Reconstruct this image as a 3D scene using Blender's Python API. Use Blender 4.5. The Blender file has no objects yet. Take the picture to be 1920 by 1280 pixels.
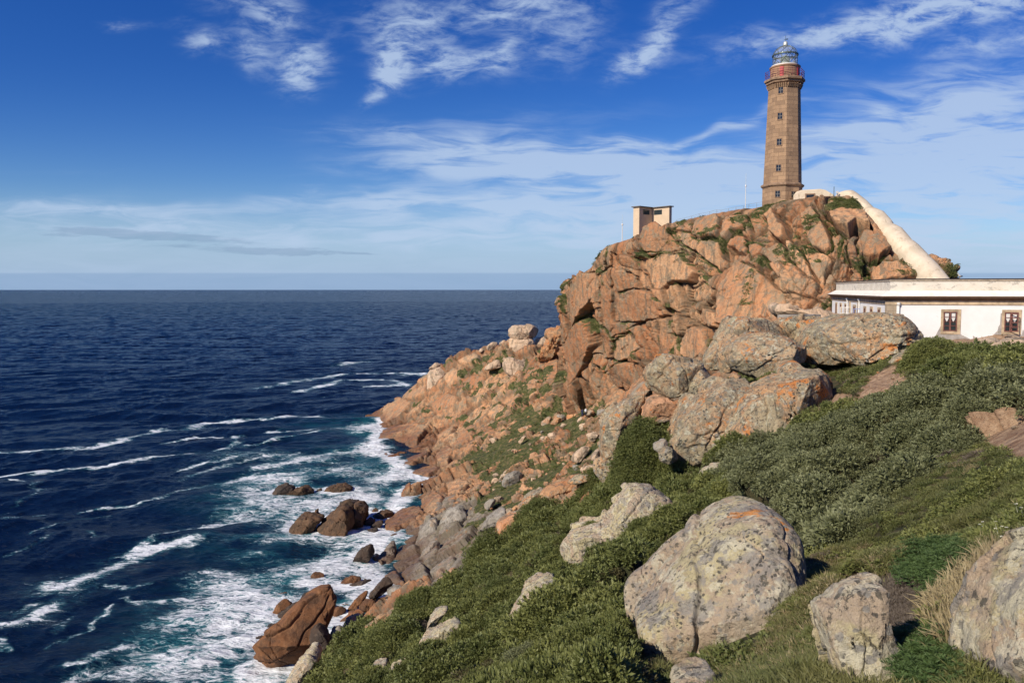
# Lighthouse on a granite crag above the sea.
SKY_SAT = 1.35; SKY_VAL = 1.0
SKY_HOR = (2.1, 3.5, 5.7); CLOUD_COL = (4.3, 5.4, 7.1); SKY_BAND = (1.35, 2.5, 4.5)
import bpy, bmesh, math, random
import numpy as np
from mathutils import Vector, Matrix
R = math.radians
random.seed(7)
rng = np.random.default_rng(11)
scene = bpy.context.scene
COL = scene.collection

# ------------------------------------------------------------------ camera
F = 1493.0; EYE = 45.0
PITCH = math.atan(97.5 / F)
cam_d = bpy.data.cameras.new('camera'); cam = bpy.data.objects.new('camera', cam_d); COL.objects.link(cam)
cam_d.sensor_width = 36.0; cam_d.lens = 36.0 * F / 1920.0
cam_d.clip_start = 0.2; cam_d.clip_end = 300000
cam.location = (0, 0, EYE); cam.rotation_euler = (R(90) - PITCH, 0, 0)
scene.camera = cam
cp, sp = math.cos(PITCH), math.sin(PITCH)

def P(u, v, Y):
    """the point of the place seen at photo pixel (u, v), Y metres out"""
    a = (u - 960.0) / F; b = -(v - 640.0) / F
    dy = cp + b * sp; dz = -sp + b * cp
    k = Y / dy
    return (a * k, Y, EYE + dz * k)

def proj(x, y, z):
    zz = z - EYE
    fwd = y * cp - zz * sp; up = y * sp + zz * cp
    fwd = np.where(fwd < .05, .05, fwd)
    return 960 + F * x / fwd, 640 - F * up / fwd

# ------------------------------------------------------------------ noise
def _h(ix, iy, iz, s):
    h = (ix.astype(np.uint32) * np.uint32(374761393) + iy.astype(np.uint32) * np.uint32(668265263)
         + iz.astype(np.uint32) * np.uint32(2246822519) + np.uint32((s * 3266489917) & 0xffffffff))
    h = (h ^ (h >> np.uint32(13))) * np.uint32(1274126177)
    h = (h ^ (h >> np.uint32(15))) * np.uint32(2654435761)
    return h ^ (h >> np.uint32(16))

def gnoise(p, s=0):
    """gradient noise, about -1..1; p is (n, 3)"""
    out = np.empty(len(p), np.float32)
    for a in range(0, len(p), 400000):
        q = p[a:a + 400000]
        i = np.floor(q).astype(np.int64); f = (q - i).astype(np.float32)
        w = f * f * f * (f * (f * 6 - 15) + 10)
        acc = np.zeros(len(q), np.float32)
        for dx in (0, 1):
            for dy in (0, 1):
                for dz in (0, 1):
                    h = _h(i[:, 0] + dx, i[:, 1] + dy, i[:, 2] + dz, s)
                    gx = (h & 1023) / 511.5 - 1; gy = ((h >> 10) & 1023) / 511.5 - 1; gz = ((h >> 20) & 1023) / 511.5 - 1
                    d = gx * (f[:, 0] - dx) + gy * (f[:, 1] - dy) + gz * (f[:, 2] - dz)
                    ww = (w[:, 0] if dx else 1 - w[:, 0]) * (w[:, 1] if dy else 1 - w[:, 1]) * (w[:, 2] if dz else 1 - w[:, 2])
                    acc += d * ww
        out[a:a + 400000] = acc * 1.6
    return out

def fbm(p, scale, octs=4, s=0, gain=.5):
    p = np.asarray(p, np.float64) / scale
    t = np.zeros(len(p), np.float32); a = 1.0; n = 0
    for o in range(octs):
        t += a * gnoise(p + o * 17.3, s + o); n += a; a *= gain; p = p * 2.03
    return t / n

def voronoi(p, s=0):
    """F1, F2, hash of the nearest cell, vector from its centre"""
    n = len(p)
    F1 = np.full(n, 9., np.float32); F2 = np.full(n, 9., np.float32); H = np.zeros(n, np.uint32); V = np.zeros((n, 3), np.float32)
    for a in range(0, n, 300000):
        q = p[a:a + 300000]; i = np.floor(q).astype(np.int64); f = (q - i).astype(np.float32)
        f1 = F1[a:a + 300000]; f2 = F2[a:a + 300000]; hh = H[a:a + 300000]; vv = V[a:a + 300000]
        for dx in (-1, 0, 1):
            for dy in (-1, 0, 1):
                for dz in (-1, 0, 1):
                    h = _h(i[:, 0] + dx, i[:, 1] + dy, i[:, 2] + dz, s)
                    vx = f[:, 0] - dx - (h & 1023) / np.float32(1023); vy = f[:, 1] - dy - ((h >> 10) & 1023) / np.float32(1023)
                    vz = f[:, 2] - dz - ((h >> 20) & 1023) / np.float32(1023)
                    d = np.sqrt(vx * vx + vy * vy + vz * vz).astype(np.float32)
                    m = d < f1
                    f2[:] = np.where(m, f1, np.minimum(f2, d)); f1[m] = d[m]; hh[m] = h[m]
                    vv[m, 0] = vx[m]; vv[m, 1] = vy[m]; vv[m, 2] = vz[m]
    return F1, F2, H, V

def hr(H, k):
    h = (H * np.uint32(2654435761) + np.uint32((k * 97531 + 17) * 7919)) & np.uint32(0xffffffff)
    h = (h ^ (h >> np.uint32(15))) * np.uint32(2246822519)
    return ((h >> np.uint32(8)) & np.uint32(0xffff)) / np.float32(65535)

def sstep(a, b, x):
    t = np.clip((x - a) / (b - a), 0, 1); return t * t * (3 - 2 * t)

def inpoly(u, v, poly):
    c = np.zeros(u.shape, bool); n = len(poly)
    for i in range(n):
        x1, y1 = poly[i]; x2, y2 = poly[(i + 1) % n]
        if y1 == y2: continue
        m = ((y1 > v) != (y2 > v)) & (u < (x2 - x1) * (v - y1) / (y2 - y1) + x1)
        c ^= m
    return c

def normals_grid(X):
    du = np.gradient(X, axis=0); dv = np.gradient(X, axis=1)
    n = np.cross(du, dv); n /= np.linalg.norm(n, axis=2, keepdims=True) + 1e-9
    return n

# rocky relief: blocks of a jointed granite, at several sizes
def relief(p, nrm, blocks, seed=0, axis=(.3, 0, -.95), stretch=1.8):
    """displacement along the normal, and a tone per block"""
    q = np.array(p, np.float64)
    q = q + np.stack([gnoise(q / 9 + k * 31, seed + 50 + k) for k in range(3)], 1) * 1.2
    ax_ = np.array(axis, float); ax_ /= np.linalg.norm(ax_); q -= np.outer((q @ ax_) * (1 - 1 / stretch), ax_)
    d = np.zeros(len(p), np.float32); tone = np.zeros(len(p), np.float32); crack = np.zeros(len(p), np.float32)
    for k, bl_ in enumerate(blocks):
        size, amp, tilt, cd = bl_[:4]; msk = bl_[4] if len(bl_) > 4 else 1.
        F1, F2, H, V = voronoi(q / size, seed + k * 7)
        t = (hr(H, 1) - .5) * V[:, 0] + (hr(H, 2) - .5) * V[:, 1] + (hr(H, 3) - .5) * V[:, 2]
        e = F2 - F1
        d += msk * size * (amp * (hr(H, 4) - .5) + tilt * 2 * t - cd * np.exp(-(e / .045) ** 2))
        tone += (hr(H, 5) - .5) * (1. / (k + 1)); crack = np.maximum(crack, np.exp(-(e / .06) ** 2) * (1. if k < 2 else .5))
    return d, tone, crack

# ------------------------------------------------------------------ meshes
def mesh_np(name, verts, faces, mat=None, smooth=True, attrs=None, loc=(0, 0, 0)):
    """verts (n,3), faces (m,k) arrays -> an object"""
    me = bpy.data.meshes.new(name)
    verts = np.asarray(verts, np.float32); faces = np.asarray(faces, np.int32)
    me.vertices.add(len(verts)); me.vertices.foreach_set('co', verts.ravel())
    k = faces.shape[1]
    me.loops.add(faces.size); me.loops.foreach_set('vertex_index', faces.ravel())
    me.polygons.add(len(faces))
    me.polygons.foreach_set('loop_start', np.arange(0, faces.size, k, dtype=np.int32))
    me.polygons.foreach_set('loop_total', np.full(len(faces), k, np.int32))
    me.polygons.foreach_set('use_smooth', np.full(len(faces), smooth, bool))
    for nm, arr in (attrs or {}).items():
        arr = np.asarray(arr, np.float32)
        if arr.ndim == 1:
            at = me.attributes.new(nm, 'FLOAT', 'POINT'); at.data.foreach_set('value', arr)
        else:
            at = me.attributes.new(nm, 'FLOAT_VECTOR', 'POINT'); at.data.foreach_set('vector', arr.ravel())
    me.update(calc_edges=True)
    o = bpy.data.objects.new(name, me); COL.objects.link(o); o.location = loc
    if mat: me.materials.append(mat)
    return o

def grid_faces(n, m, wrap=False):
    i = np.arange(n - 1)[:, None]; j = np.arange(m - 1)[None, :]
    a = i * m + j
    f = np.stack([a, a + m, a + m + 1, a + 1], -1).reshape(-1, 4)
    if wrap:
        j = np.arange(m - 1); a = (n - 1) * m + j
        f = np.concatenate([f, np.stack([a, j, j + 1, a + 1], -1)])
    return f

def tag(o, label=None, cat=None, group=None, kind=None):
    if label: o['label'] = label
    if cat: o['category'] = cat
    if group: o['group'] = group
    if kind: o['kind'] = kind
    return o

def empty(name, loc, label, cat, group=None, rz=0):
    o = bpy.data.objects.new(name, None); COL.objects.link(o); o.location = loc; o.rotation_euler = (0, 0, rz)
    o.empty_display_size = .2
    return tag(o, label, cat, group)

class MB:
    """collects plain shapes into one mesh object"""
    def __init__(s): s.v = []; s.f = []
    def add(s, vs, fs):
        b = len(s.v); s.v += [tuple(x) for x in vs]; s.f += [tuple(b + i for i in f) for f in fs]; return s
    def hexa(s, p):            # 8 points: bottom ring, then top ring
        return s.add(p, [(3, 2, 1, 0), (4, 5, 6, 7), (0, 1, 5, 4), (1, 2, 6, 5), (2, 3, 7, 6), (3, 0, 4, 7)])
    def box(s, x0, x1, y0, y1, z0, z1):
        return s.hexa([(x0, y0, z0), (x1, y0, z0), (x1, y1, z0), (x0, y1, z0), (x0, y0, z1), (x1, y0, z1), (x1, y1, z1), (x0, y1, z1)])
    def prism(s, poly, z0, z1):
        n = len(poly)
        return s.add([(x, y, z0) for x, y in poly] + [(x, y, z1) for x, y in poly],
                     [tuple(range(n - 1, -1, -1)), tuple(range(n, 2 * n))] + [(i, (i + 1) % n, n + (i + 1) % n, n + i) for i in range(n)])
    def rings(s, rings, cap=True):   # list of equally long rings of points
        n = len(rings[0]); b = len(s.v)
        for r in rings: s.v += [tuple(x) for x in r]
        for k in range(len(rings) - 1):
            for i in range(n):
                j = (i + 1) % n
                s.f.append((b + k * n + i, b + k * n + j, b + (k + 1) * n + j, b + (k + 1) * n + i))
        if cap:
            s.f.append(tuple(b + i for i in range(n - 1, -1, -1))); s.f.append(tuple(b + (len(rings) - 1) * n + i for i in range(n)))
        return s
    def lathe(s, prof, n=24, c=(0, 0), ph=0, cap=True):
        return s.rings([[(c[0] + r * math.sin(ph + 2 * math.pi * i / n), c[1] - r * math.cos(ph + 2 * math.pi * i / n), z) for i in range(n)] for r, z in prof], cap)
    def tube(s, pts, r, n=6):
        pts = [Vector(p) for p in pts]; rr = []
        for k, p in enumerate(pts):
            d = (pts[min(k + 1, len(pts) - 1)] - pts[max(k - 1, 0)]).normalized()
            a = d.cross(Vector((0, 0, 1)) if abs(d.z) < .9 else Vector((1, 0, 0))).normalized(); b = d.cross(a)
            rad = r[k] if isinstance(r, (list, tuple)) else r
            rr.append([p + (a * math.cos(t) + b * math.sin(t)) * rad for t in [2 * math.pi * i / n for i in range(n)]])
        return s.rings(rr)
    def build(s, name, mat, parent=None, smooth=False, bevel=0, loc=None):
        me = bpy.data.meshes.new(name); me.from_pydata(s.v, [], s.f); me.update()
        bm = bmesh.new(); bm.from_mesh(me); bmesh.ops.recalc_face_normals(bm, faces=bm.faces)
        if bevel: bmesh.ops.bevel(bm, geom=[e for e in bm.edges if e.is_manifold and e.calc_face_angle(0) > .5], offset=bevel, segments=2, affect='EDGES', profile=.6)
        bm.to_mesh(me); bm.free()
        if smooth: me.polygons.foreach_set('use_smooth', [True] * len(me.polygons))
        if mat: me.materials.append(mat)
        o = bpy.data.objects.new(name, me); COL.objects.link(o)
        if parent: o.parent = parent
        if loc: o.location = loc
        return o

# ------------------------------------------------------------------ node helper
class NT:
    def __init__(s, tree): s.t = tree; s.n = tree.nodes; s.l = tree.links
    def new(s, t, **k):
        n = s.n.new(t)
        for a, b in k.items():
            if a == 'ins':
                for i, v in b.items(): s.put(n, i, v)
            else: setattr(n, a, b)
        return n
    def put(s, n, i, v):
        sk = n.inputs[i]
        if isinstance(v, bpy.types.NodeSocket): s.l.new(v, sk)
        elif isinstance(v, bpy.types.Node): s.l.new(v.outputs[0], sk)
        else:
            if sk.type == 'RGBA' and len(v) == 3: v = (*v, 1)
            sk.default_value = v
    def math(s, op, a, b=None, c=None, clamp=False):
        n = s.n.new('ShaderNodeMath'); n.operation = op; n.use_clamp = clamp
        for i, x in enumerate((a, b, c)):
            if x is not None: s.put(n, i, x)
        return n.outputs[0]
    def mix(s, f, a, b, mode='MIX'):
        n = s.n.new('ShaderNodeMix'); n.data_type = 'RGBA'; n.blend_type = mode; n.clamp_factor = True
        s.put(n, 0, f); s.put(n, 6, a); s.put(n, 7, b)
        return n.outputs[2]
    def noise(s, vec, scale, detail=4, rough=.5, dist=0, out=0, ntype=None):
        n = s.n.new('ShaderNodeTexNoise')
        if ntype: n.noise_type = ntype
        s.put(n, 'Vector', vec); s.put(n, 'Scale', scale); s.put(n, 'Detail', detail); s.put(n, 'Roughness', rough); s.put(n, 'Distortion', dist)
        return n.outputs[out]
    def vor(s, vec, scale, feature='F1', out='Distance', rand=1):
        n = s.n.new('ShaderNodeTexVoronoi'); n.feature = feature
        s.put(n, 'Vector', vec); s.put(n, 'Scale', scale); s.put(n, 'Randomness', rand)
        return n.outputs[out]
    def ramp(s, f, stops, interp='LINEAR'):
        n = s.n.new('ShaderNodeValToRGB'); s.put(n, 0, f); cr = n.color_ramp; cr.interpolation = interp
        while len(cr.elements) < len(stops): cr.elements.new(.5)
        for e, (p, c) in zip(cr.elements, stops):
            e.position = p; e.color = (c, c, c, 1) if isinstance(c, (int, float)) else (*c, 1)
        return n.outputs[0]
    def sst(s, f, a, b, lo=0, hi=1):
        n = s.n.new('ShaderNodeMapRange'); n.interpolation_type = 'SMOOTHSTEP'
        s.put(n, 0, f); s.put(n, 1, a); s.put(n, 2, b); s.put(n, 3, lo); s.put(n, 4, hi)
        return n.outputs[0]
    def mapping(s, vec, loc=(0, 0, 0), rot=(0, 0, 0), scale=(1, 1, 1)):
        n = s.n.new('ShaderNodeMapping'); s.put(n, 0, vec); s.put(n, 1, loc); s.put(n, 2, rot); s.put(n, 3, scale)
        return n.outputs[0]
    def attr(s, name, kind='GEOMETRY', out=2):
        n = s.n.new('ShaderNodeAttribute'); n.attribute_name = name; n.attribute_type = kind
        return n.outputs[out]
    def bump(s, h, strength, dist, normal=None):
        n = s.n.new('ShaderNodeBump'); s.put(n, 'Height', h); s.put(n, 'Strength', strength); s.put(n, 'Distance', dist)
        if normal: s.put(n, 'Normal', normal)
        return n.outputs[0]

def material(name):
    m = bpy.data.materials.new(name); m.use_nodes = True; m.node_tree.nodes.clear()
    t = NT(m.node_tree); b = t.new('ShaderNodeBsdfPrincipled'); o = t.new('ShaderNodeOutputMaterial')
    t.l.new(b.outputs[0], o.inputs[0])
    return m, t, b

def simple(name, col, rough=.6, metal=0, var=.12, vs=3., bump=0.0):
    m, t, b = material(name); tc = t.new('ShaderNodeTexCoord')
    n = t.noise(tc.outputs['Object'], vs, 5, .6)
    f = t.sst(n, .3, .7)
    t.put(b, 'Base Color', t.mix(f, tuple(c * (1 - var) for c in col), tuple(min(1, c * (1 + var)) for c in col)))
    t.put(b, 'Roughness', rough); t.put(b, 'Metallic', metal)
    if bump: t.put(b, 'Normal', t.bump(n, bump, .02))
    return m
# ------------------------------------------------------------------ light and sky
SUN_AZ, SUN_EL = R(229), R(35)          # bearing from +Y clockwise: behind the camera and to its left
sd = Vector((math.sin(SUN_AZ) * math.cos(SUN_EL), math.cos(SUN_AZ) * math.cos(SUN_EL), math.sin(SUN_EL)))
sl = bpy.data.lights.new('sun', 'SUN'); sl.energy = 4.8; sl.angle = R(.5); sl.color = (1, .90, .75)
so = bpy.data.objects.new('sun', sl); COL.objects.link(so); so.rotation_euler = sd.to_track_quat('Z', 'Y').to_euler(); so.location = (-60, -60, 120)

w = bpy.data.worlds.new('World'); scene.world = w; w.use_nodes = True
w.node_tree.nodes.clear(); t = NT(w.node_tree)
sky = t.new('ShaderNodeTexSky'); sky.sky_type = 'NISHITA'; sky.sun_disc = False
sky.sun_elevation = SUN_EL; sky.sun_rotation = SUN_AZ; sky.air_density = 1.0; sky.dust_density = .3; sky.ozone_density = 3.0; sky.altitude = 50
tc = t.new('ShaderNodeTexCoord'); sep = t.new('ShaderNodeSeparateXYZ'); t.put(sep, 0, tc.outputs['Generated'])
X, Y_, Z = sep.outputs
yy = t.math('MAXIMUM', t.math('ABSOLUTE', Y_), .12)
U = t.math('MULTIPLY', t.math('DIVIDE', X, yy), 14.93)      # about 100 photo pixels to a unit
V = t.math('MULTIPLY', t.math('DIVIDE', Z, yy), 14.93)
cmb = t.new('ShaderNodeCombineXYZ'); t.put(cmb, 0, U); t.put(cmb, 1, V); UV = cmb.outputs[0]

# node group: a soft elliptical patch of sky
g = bpy.data.node_groups.new('patch', 'ShaderNodeTree')
for nm in ('U', 'V', 'cx', 'cy', 'sx', 'sy', 'cos', 'sin', 'amp'):
    g.interface.new_socket(nm, in_out='INPUT', socket_type='NodeSocketFloat')
g.interface.new_socket('out', in_out='OUTPUT', socket_type='NodeSocketFloat')
gt = NT(g); gi = gt.new('NodeGroupInput'); go = gt.new('NodeGroupOutput')
i_ = gi.outputs
dx = gt.math('SUBTRACT', i_[0], i_[2]); dy = gt.math('SUBTRACT', i_[1], i_[3])
a = gt.math('DIVIDE', gt.math('ADD', gt.math('MULTIPLY', dx, i_[6]), gt.math('MULTIPLY', dy, i_[7])), i_[4])
b = gt.math('DIVIDE', gt.math('SUBTRACT', gt.math('MULTIPLY', dy, i_[6]), gt.math('MULTIPLY', dx, i_[7])), i_[5])
e = gt.math('EXPONENT', gt.math('MULTIPLY', gt.math('ADD', gt.math('MULTIPLY', a, a), gt.math('MULTIPLY', b, b)), -1.0))
gt.l.new(gt.math('MULTIPLY', e, i_[8]), go.inputs[0])

# the coordinates are bent by noise so that no patch has an even edge
wn = t.noise(UV, .6, 2.5, .5, out=1); ws = t.new('ShaderNodeVectorMath', operation='SUBTRACT', ins={0: wn, 1: (.5, .5, .5)})
wsc = t.new('ShaderNodeVectorMath', operation='SCALE'); t.put(wsc, 0, ws.outputs[0]); t.put(wsc, 3, .9)
wv = t.new('ShaderNodeVectorMath', operation='ADD', ins={0: UV, 1: wsc.outputs[0]}).outputs[0]
s2 = t.new('ShaderNodeSeparateXYZ'); t.put(s2, 0, wv)
def patches(lst, UU, VV):
    acc = None
    for (u, v, sx, sy, ang, amp) in lst:
        n = t.new('ShaderNodeGroup'); n.node_tree = g
        for k, x in enumerate((UU, VV, (u - 960) / 100, (542.5 - v) / 100, sx / 100, sy / 100, math.cos(R(ang)), math.sin(R(ang)), amp)): t.put(n, k, x)
        acc = n.outputs[0] if acc is None else t.math('ADD', acc, n.outputs[0])
    return acc
wisps = patches([(440, 15, 70, 40, -20, .6), (530, 35, 45, 35, 20, .7), (395, 92, 50, 18, 0, .75), (485, 105, 35, 35, -40, .7),
                 (575, 128, 50, 46, 50, 1.15), (250, 52, 42, 12, 0, .5), (350, 55, 40, 14, 0, .3),
                 (760, 105, 60, 45, 30, 1.0), (745, 135, 26, 28, 60, .7), (715, 170, 60, 18, 40, .8), (780, 40, 150, 50, 0, .55),
                 (840, 125, 32, 34, -30, .9), (900, 140, 70, 30, 5, .8), (945, 105, 22, 45, -20, .7),
                 (970, 15, 120, 32, 5, .8), (1060, 75, 95, 60, 20, .58), (1250, 50, 95, 30, 45, .65), (1200, 108, 70, 20, 35, .85),
                 (1480, 85, 220, 34, 8, .55), (1650, 55, 200, 32, 12, .75), (1860, 25, 220, 45, 8, .85), (1850, 95, 160, 18, 12, .6)], s2.outputs[0], s2.outputs[1])
ws2 = t.new('ShaderNodeVectorMath', operation='SCALE'); t.put(ws2, 0, ws.outputs[0]); t.put(ws2, 3, .32)
wv2 = t.new('ShaderNodeVectorMath', operation='ADD', ins={0: UV, 1: ws2.outputs[0]}).outputs[0]
m1 = t.mapping(wv2, rot=(0, 0, R(-52)), scale=(.7, 2.0, 1))
fine = t.noise(m1, 2.2, 11, .64, .3)
cl1 = t.math('MULTIPLY', wisps, t.sst(fine, .25, .75, .12, 1.5))
cl1 = t.sst(cl1, .03, 1.4)
bands = patches([(1010, 300, 300, 38, -6, 1.05), (860, 320, 230, 26, 2, .65), (1180, 268, 110, 11, 0, .5), (1220, 335, 240, 40, 0, .9), (1350, 250, 150, 12, 18, .5),
                 (1720, 215, 260, 26, 14, .7), (1830, 275, 280, 75, 10, .95), (1650, 330, 260, 40, 6, .4), (1820, 400, 240, 90, 0, .75), (1300, 400, 260, 34, 0, .7), (1500, 300, 300, 60, 8, .35), (1000, 230, 300, 30, 6, .18), (1750, 150, 220, 40, 12, .45), (1700, 480, 260, 40, 0, .5),
                 (1000, 390, 330, 22, 2, .7), (600, 375, 330, 16, 3, .4), (760, 385, 120, 14, -3, .5), (100, 390, 240, 26, 0, .5), (120, 320, 120, 8, -3, .22), (300, 425, 300, 30, 0, .42),
                 (1100, 430, 350, 36, 0, .45), (700, 440, 420, 26, 0, .45)], s2.outputs[0], s2.outputs[1])
m2 = t.mapping(wv2, rot=(0, 0, R(-7)), scale=(.35, 2.4, 1))
n2 = t.noise(m2, 1.6, 8, .6, .6)
cl2 = t.sst(t.math('MULTIPLY', bands, t.sst(n2, .28, .7, .30, 1.5)), .02, 1.05)
low = t.sst(V, 2.1, .2, 0, .45)                                 # thin milky layer that thickens to the horizon
low = t.math('MULTIPLY', low, t.sst(n2, .2, .75, .75, 1.15))
cloud = t.math('SUBTRACT', 1, t.math('MULTIPLY', t.math('SUBTRACT', 1, t.math('MULTIPLY', cl1, .8)), t.math('MULTIPLY', t.math('SUBTRACT', 1, t.math('MULTIPLY', cl2, .78)), t.math('SUBTRACT', 1, low))), clamp=True)
dark = patches([(300, 442, 200, 9, -4, .9), (130, 440, 120, 7, 2, .5), (330, 462, 130, 6, -2, .5), (500, 472, 110, 8, 0, .7), (640, 476, 130, 5, -1, .6), (1020, 452, 120, 4, 0, .3)], t.math('ADD', U, t.math('MULTIPLY', s2.outputs[0], 0)), t.math('ADD', V, t.math('MULTIPLY', t.math('SUBTRACT', t.noise(t.mapping(UV, scale=(.5, 3, 1)), 1.2, 5, .6), .5), .28)))
m3 = t.mapping(UV, scale=(.8, 6, 1))
dark = t.sst(t.math('MULTIPLY', dark, t.noise(m3, 2.0, 7, .65)), .16, .34)
hs = t.new('ShaderNodeHueSaturation'); t.put(hs, 'Saturation', SKY_SAT); t.put(hs, 'Value', SKY_VAL); t.put(hs, 'Color', sky.outputs[0]); t.put(hs, 'Hue', .508)
# the glow of the low air: part of the sky itself
deep = t.mix(1.0, hs.outputs[0], t.mix(t.sst(V, .3, 4.5), (.66, .76, .95), (.34, .52, .84)), 'MULTIPLY')
col = t.mix(t.sst(V, 1.6, 0, 0, .8), deep, SKY_HOR)
col = t.mix(cloud, col, CLOUD_COL)
col = t.mix(t.math('MULTIPLY', dark, .30), col, (1.15, 1.9, 3.3))
col = t.mix(t.sst(V, .33, .28, 0, .35), col, SKY_BAND)
bg = t.new('ShaderNodeBackground'); t.put(bg, 0, col); t.put(bg, 1, .1)
wo = t.new('ShaderNodeOutputWorld'); t.l.new(bg.outputs[0], wo.inputs[0])
vs = scene.view_settings; vs.view_transform = 'Standard'; vs.look = 'None'; vs.exposure = .22; vs.gamma = 1
scene.render.film_transparent = False
# ------------------------------------------------------------------ the lie of the land
# survey points: where the ray through a photo pixel meets the ground, and how far out
SURV = [(718,785,277),(702,830,234),(735,856,214),(790,900,188),(752,935,171),(748,960,161),(700,1010,144),(700,1080,125),(640,1150,110),(600,1230,101),(470,1290,93),
 (730,757,282),(760,737,284),(800,702,280),(830,675,270),(900,657,257),(950,645,247),(1000,645,240),(1050,645,230),(870,665,262),
 (760,800,250),(800,780,247),(900,760,232),(950,720,232),(1000,720,218),(1050,760,198),(1090,775,188),(850,720,255),(800,740,262),(850,790,238),
 (800,860,208),(850,850,200),(900,850,190),(950,840,180),(1000,840,170),(1050,850,158),(1100,850,142),(1130,800,148),(1020,800,185),
 (800,930,168),(850,920,162),(900,920,152),(950,900,148),(1000,900,138),(1050,900,126),(1100,890,112),
 (760,1000,142),(800,1000,137),(850,980,134),(900,1000,120),(950,960,119),(1000,940,113),
 (750,1080,123),(800,1080,114),(850,1060,110),(880,1075,102),(720,1130,110),(760,1110,112),(680,1180,99),(640,1220,92),(590,1270,86),
 # near hillside
 (650,1215,62),(800,1130,62),(900,1065,70),(950,1005,76),(1000,960,82),(1060,930,86),(1150,880,84),
 (720,1270,46),(750,1230,47),(820,1180,47),(900,1150,42),(900,1280,24),(800,1290,33),(1000,1050,50),(1000,1280,14),(1050,1150,25),(1150,1280,8.5),(1150,1050,33),(1150,950,58),
 (1250,1000,32),(1250,1100,17),(1300,900,48),(1250,1290,6.5),(1400,1280,5.5),(1400,950,30),(1500,1100,10.5),(1500,1280,4.6),(1500,850,38),(1600,1000,14),(1600,850,30),(1600,750,42),
 (1700,1280,4),(1700,1000,10),(1700,850,20),(1700,750,34),(1700,660,54),(1800,1100,6),(1800,900,12),(1800,750,26),(1800,648,54),(1850,645,53),(1900,1280,3.6),(1900,1000,7),(1900,800,16),
 (1900,700,30),(1900,645,50),(1400,790,54),(1300,830,58),(1220,860,66),(1500,700,66),(1600,640,74),(1350,700,80),(1400,650,98),(1250,740,110),(1180,770,135)]
WORLD = [(-7,30,27.5),(-13,20,27),(-14,45,15),(-18,60,9),(-25,84,-1.8),(-29,92,-2.2),(-32,62,-3),(-6,12,36),(-4,5,40.5),(-12,5,35),(-26,20,14),(-34,5,2),(-38,35,-4),(-45,-5,-4),
 (0,1,43.25),(0,-6,44),(-12,-8,38),(-25,-10,24),(8,0,44),(20,5,44.5),(30,25,43),(45,40,42),(60,55,41),(75,30,43),(80,80,38),(60,90,40),(50,110,42),(90,110,30),(70,140,30),(100,150,12),(120,100,20),
 (45,150,40),(35,180,30),(30,210,22),(60,190,10),(30,245,6),(10,262,14),(-5,290,3),(-25,300,0),(-45,310,-3),(-60,290,-4),(-55,250,-4),(-48,215,-4),(-35,190,-3.5),(-38,165,-4),(-42,145,-4),(-44,125,-4),(-50,110,-4),(-55,95,-5),
 (-70,150,-6),(-80,250,-6),(-60,60,-6),(-70,10,-6),(-100,100,-7),(-30,360,-6),(40,300,-6),(70,260,-6),(100,220,-6),(140,170,-6),(170,120,-6),(0,340,-6)]
pts = [P(*s) for s in SURV] + WORLD
pts = np.array(pts, float)
# one metre of sea under the shore rocks' survey marks
lp = np.stack([np.arctan2(pts[:, 0], pts[:, 1] + 3.0), np.log(np.hypot(pts[:, 0], pts[:, 1] + 3.0))], 1)
rr_ = np.exp(lp[:, 1]); q_ = (pts[:, 2] - EYE) / rr_
def kern(d2): return d2 * np.log(d2 + 1e-12) * .5
D2 = ((lp[:, None] - lp[None]) ** 2).sum(2); n_ = len(lp)
A_ = np.zeros((n_ + 3, n_ + 3)); A_[:n_, :n_] = kern(D2) + np.eye(n_) * 8e-4
A_[:n_, n_] = 1; A_[:n_, n_ + 1:] = lp; A_[n_, :n_] = 1; A_[n_ + 1:, :n_] = lp.T
W_ = np.linalg.solve(A_, np.concatenate([q_, np.zeros(3)]))
# tabulated on a polar grid, then read by bilinear interpolation
TA = np.linspace(-2.2, 2.2, 420); TL = np.linspace(math.log(1.5), math.log(480), 420)
ga, gl = np.meshgrid(TA, TL, indexing='ij'); gg = np.stack([ga.ravel(), gl.ravel()], 1)
tab = np.concatenate([kern(((gg[k:k + 4000, None] - lp[None]) ** 2).sum(2)) @ W_[:n_] for k in range(0, len(gg), 4000)])
tab = (tab + W_[n_] + gg @ W_[n_ + 1:]).reshape(ga.shape)
def ground_z(x, y):
    x = np.asarray(x, float); y = np.asarray(y, float)
    r = np.hypot(x, y + 3.0); a = np.arctan2(x, y + 3.0)
    fa = np.clip((a - TA[0]) / (TA[1] - TA[0]), 0, 418.999); fl = np.clip((np.log(np.maximum(r, 1.5)) - TL[0]) / (TL[1] - TL[0]), 0, 418.999)
    i = fa.astype(int); j = fl.astype(int); fa = fa - i; fl = fl - j
    t = tab[i, j] * (1 - fa) * (1 - fl) + tab[i + 1, j] * fa * (1 - fl) + tab[i, j + 1] * (1 - fa) * fl + tab[i + 1, j + 1] * fa * fl
    return np.maximum(EYE + t * r, -8)
def ground_hit(u, v, y0=2.0, y1=330.0):
    """first distance at which the ray through pixel (u, v) meets the ground"""
    Y = np.exp(np.linspace(math.log(y0), math.log(y1), 1500))
    p = np.array(P(u, v, 1.0)); x = p[0] * Y; z = EYE + (p[2] - EYE) * Y
    m = np.nonzero(z <= ground_z(x, Y))[0]
    return float(Y[m[0]]) if len(m) else None

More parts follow.
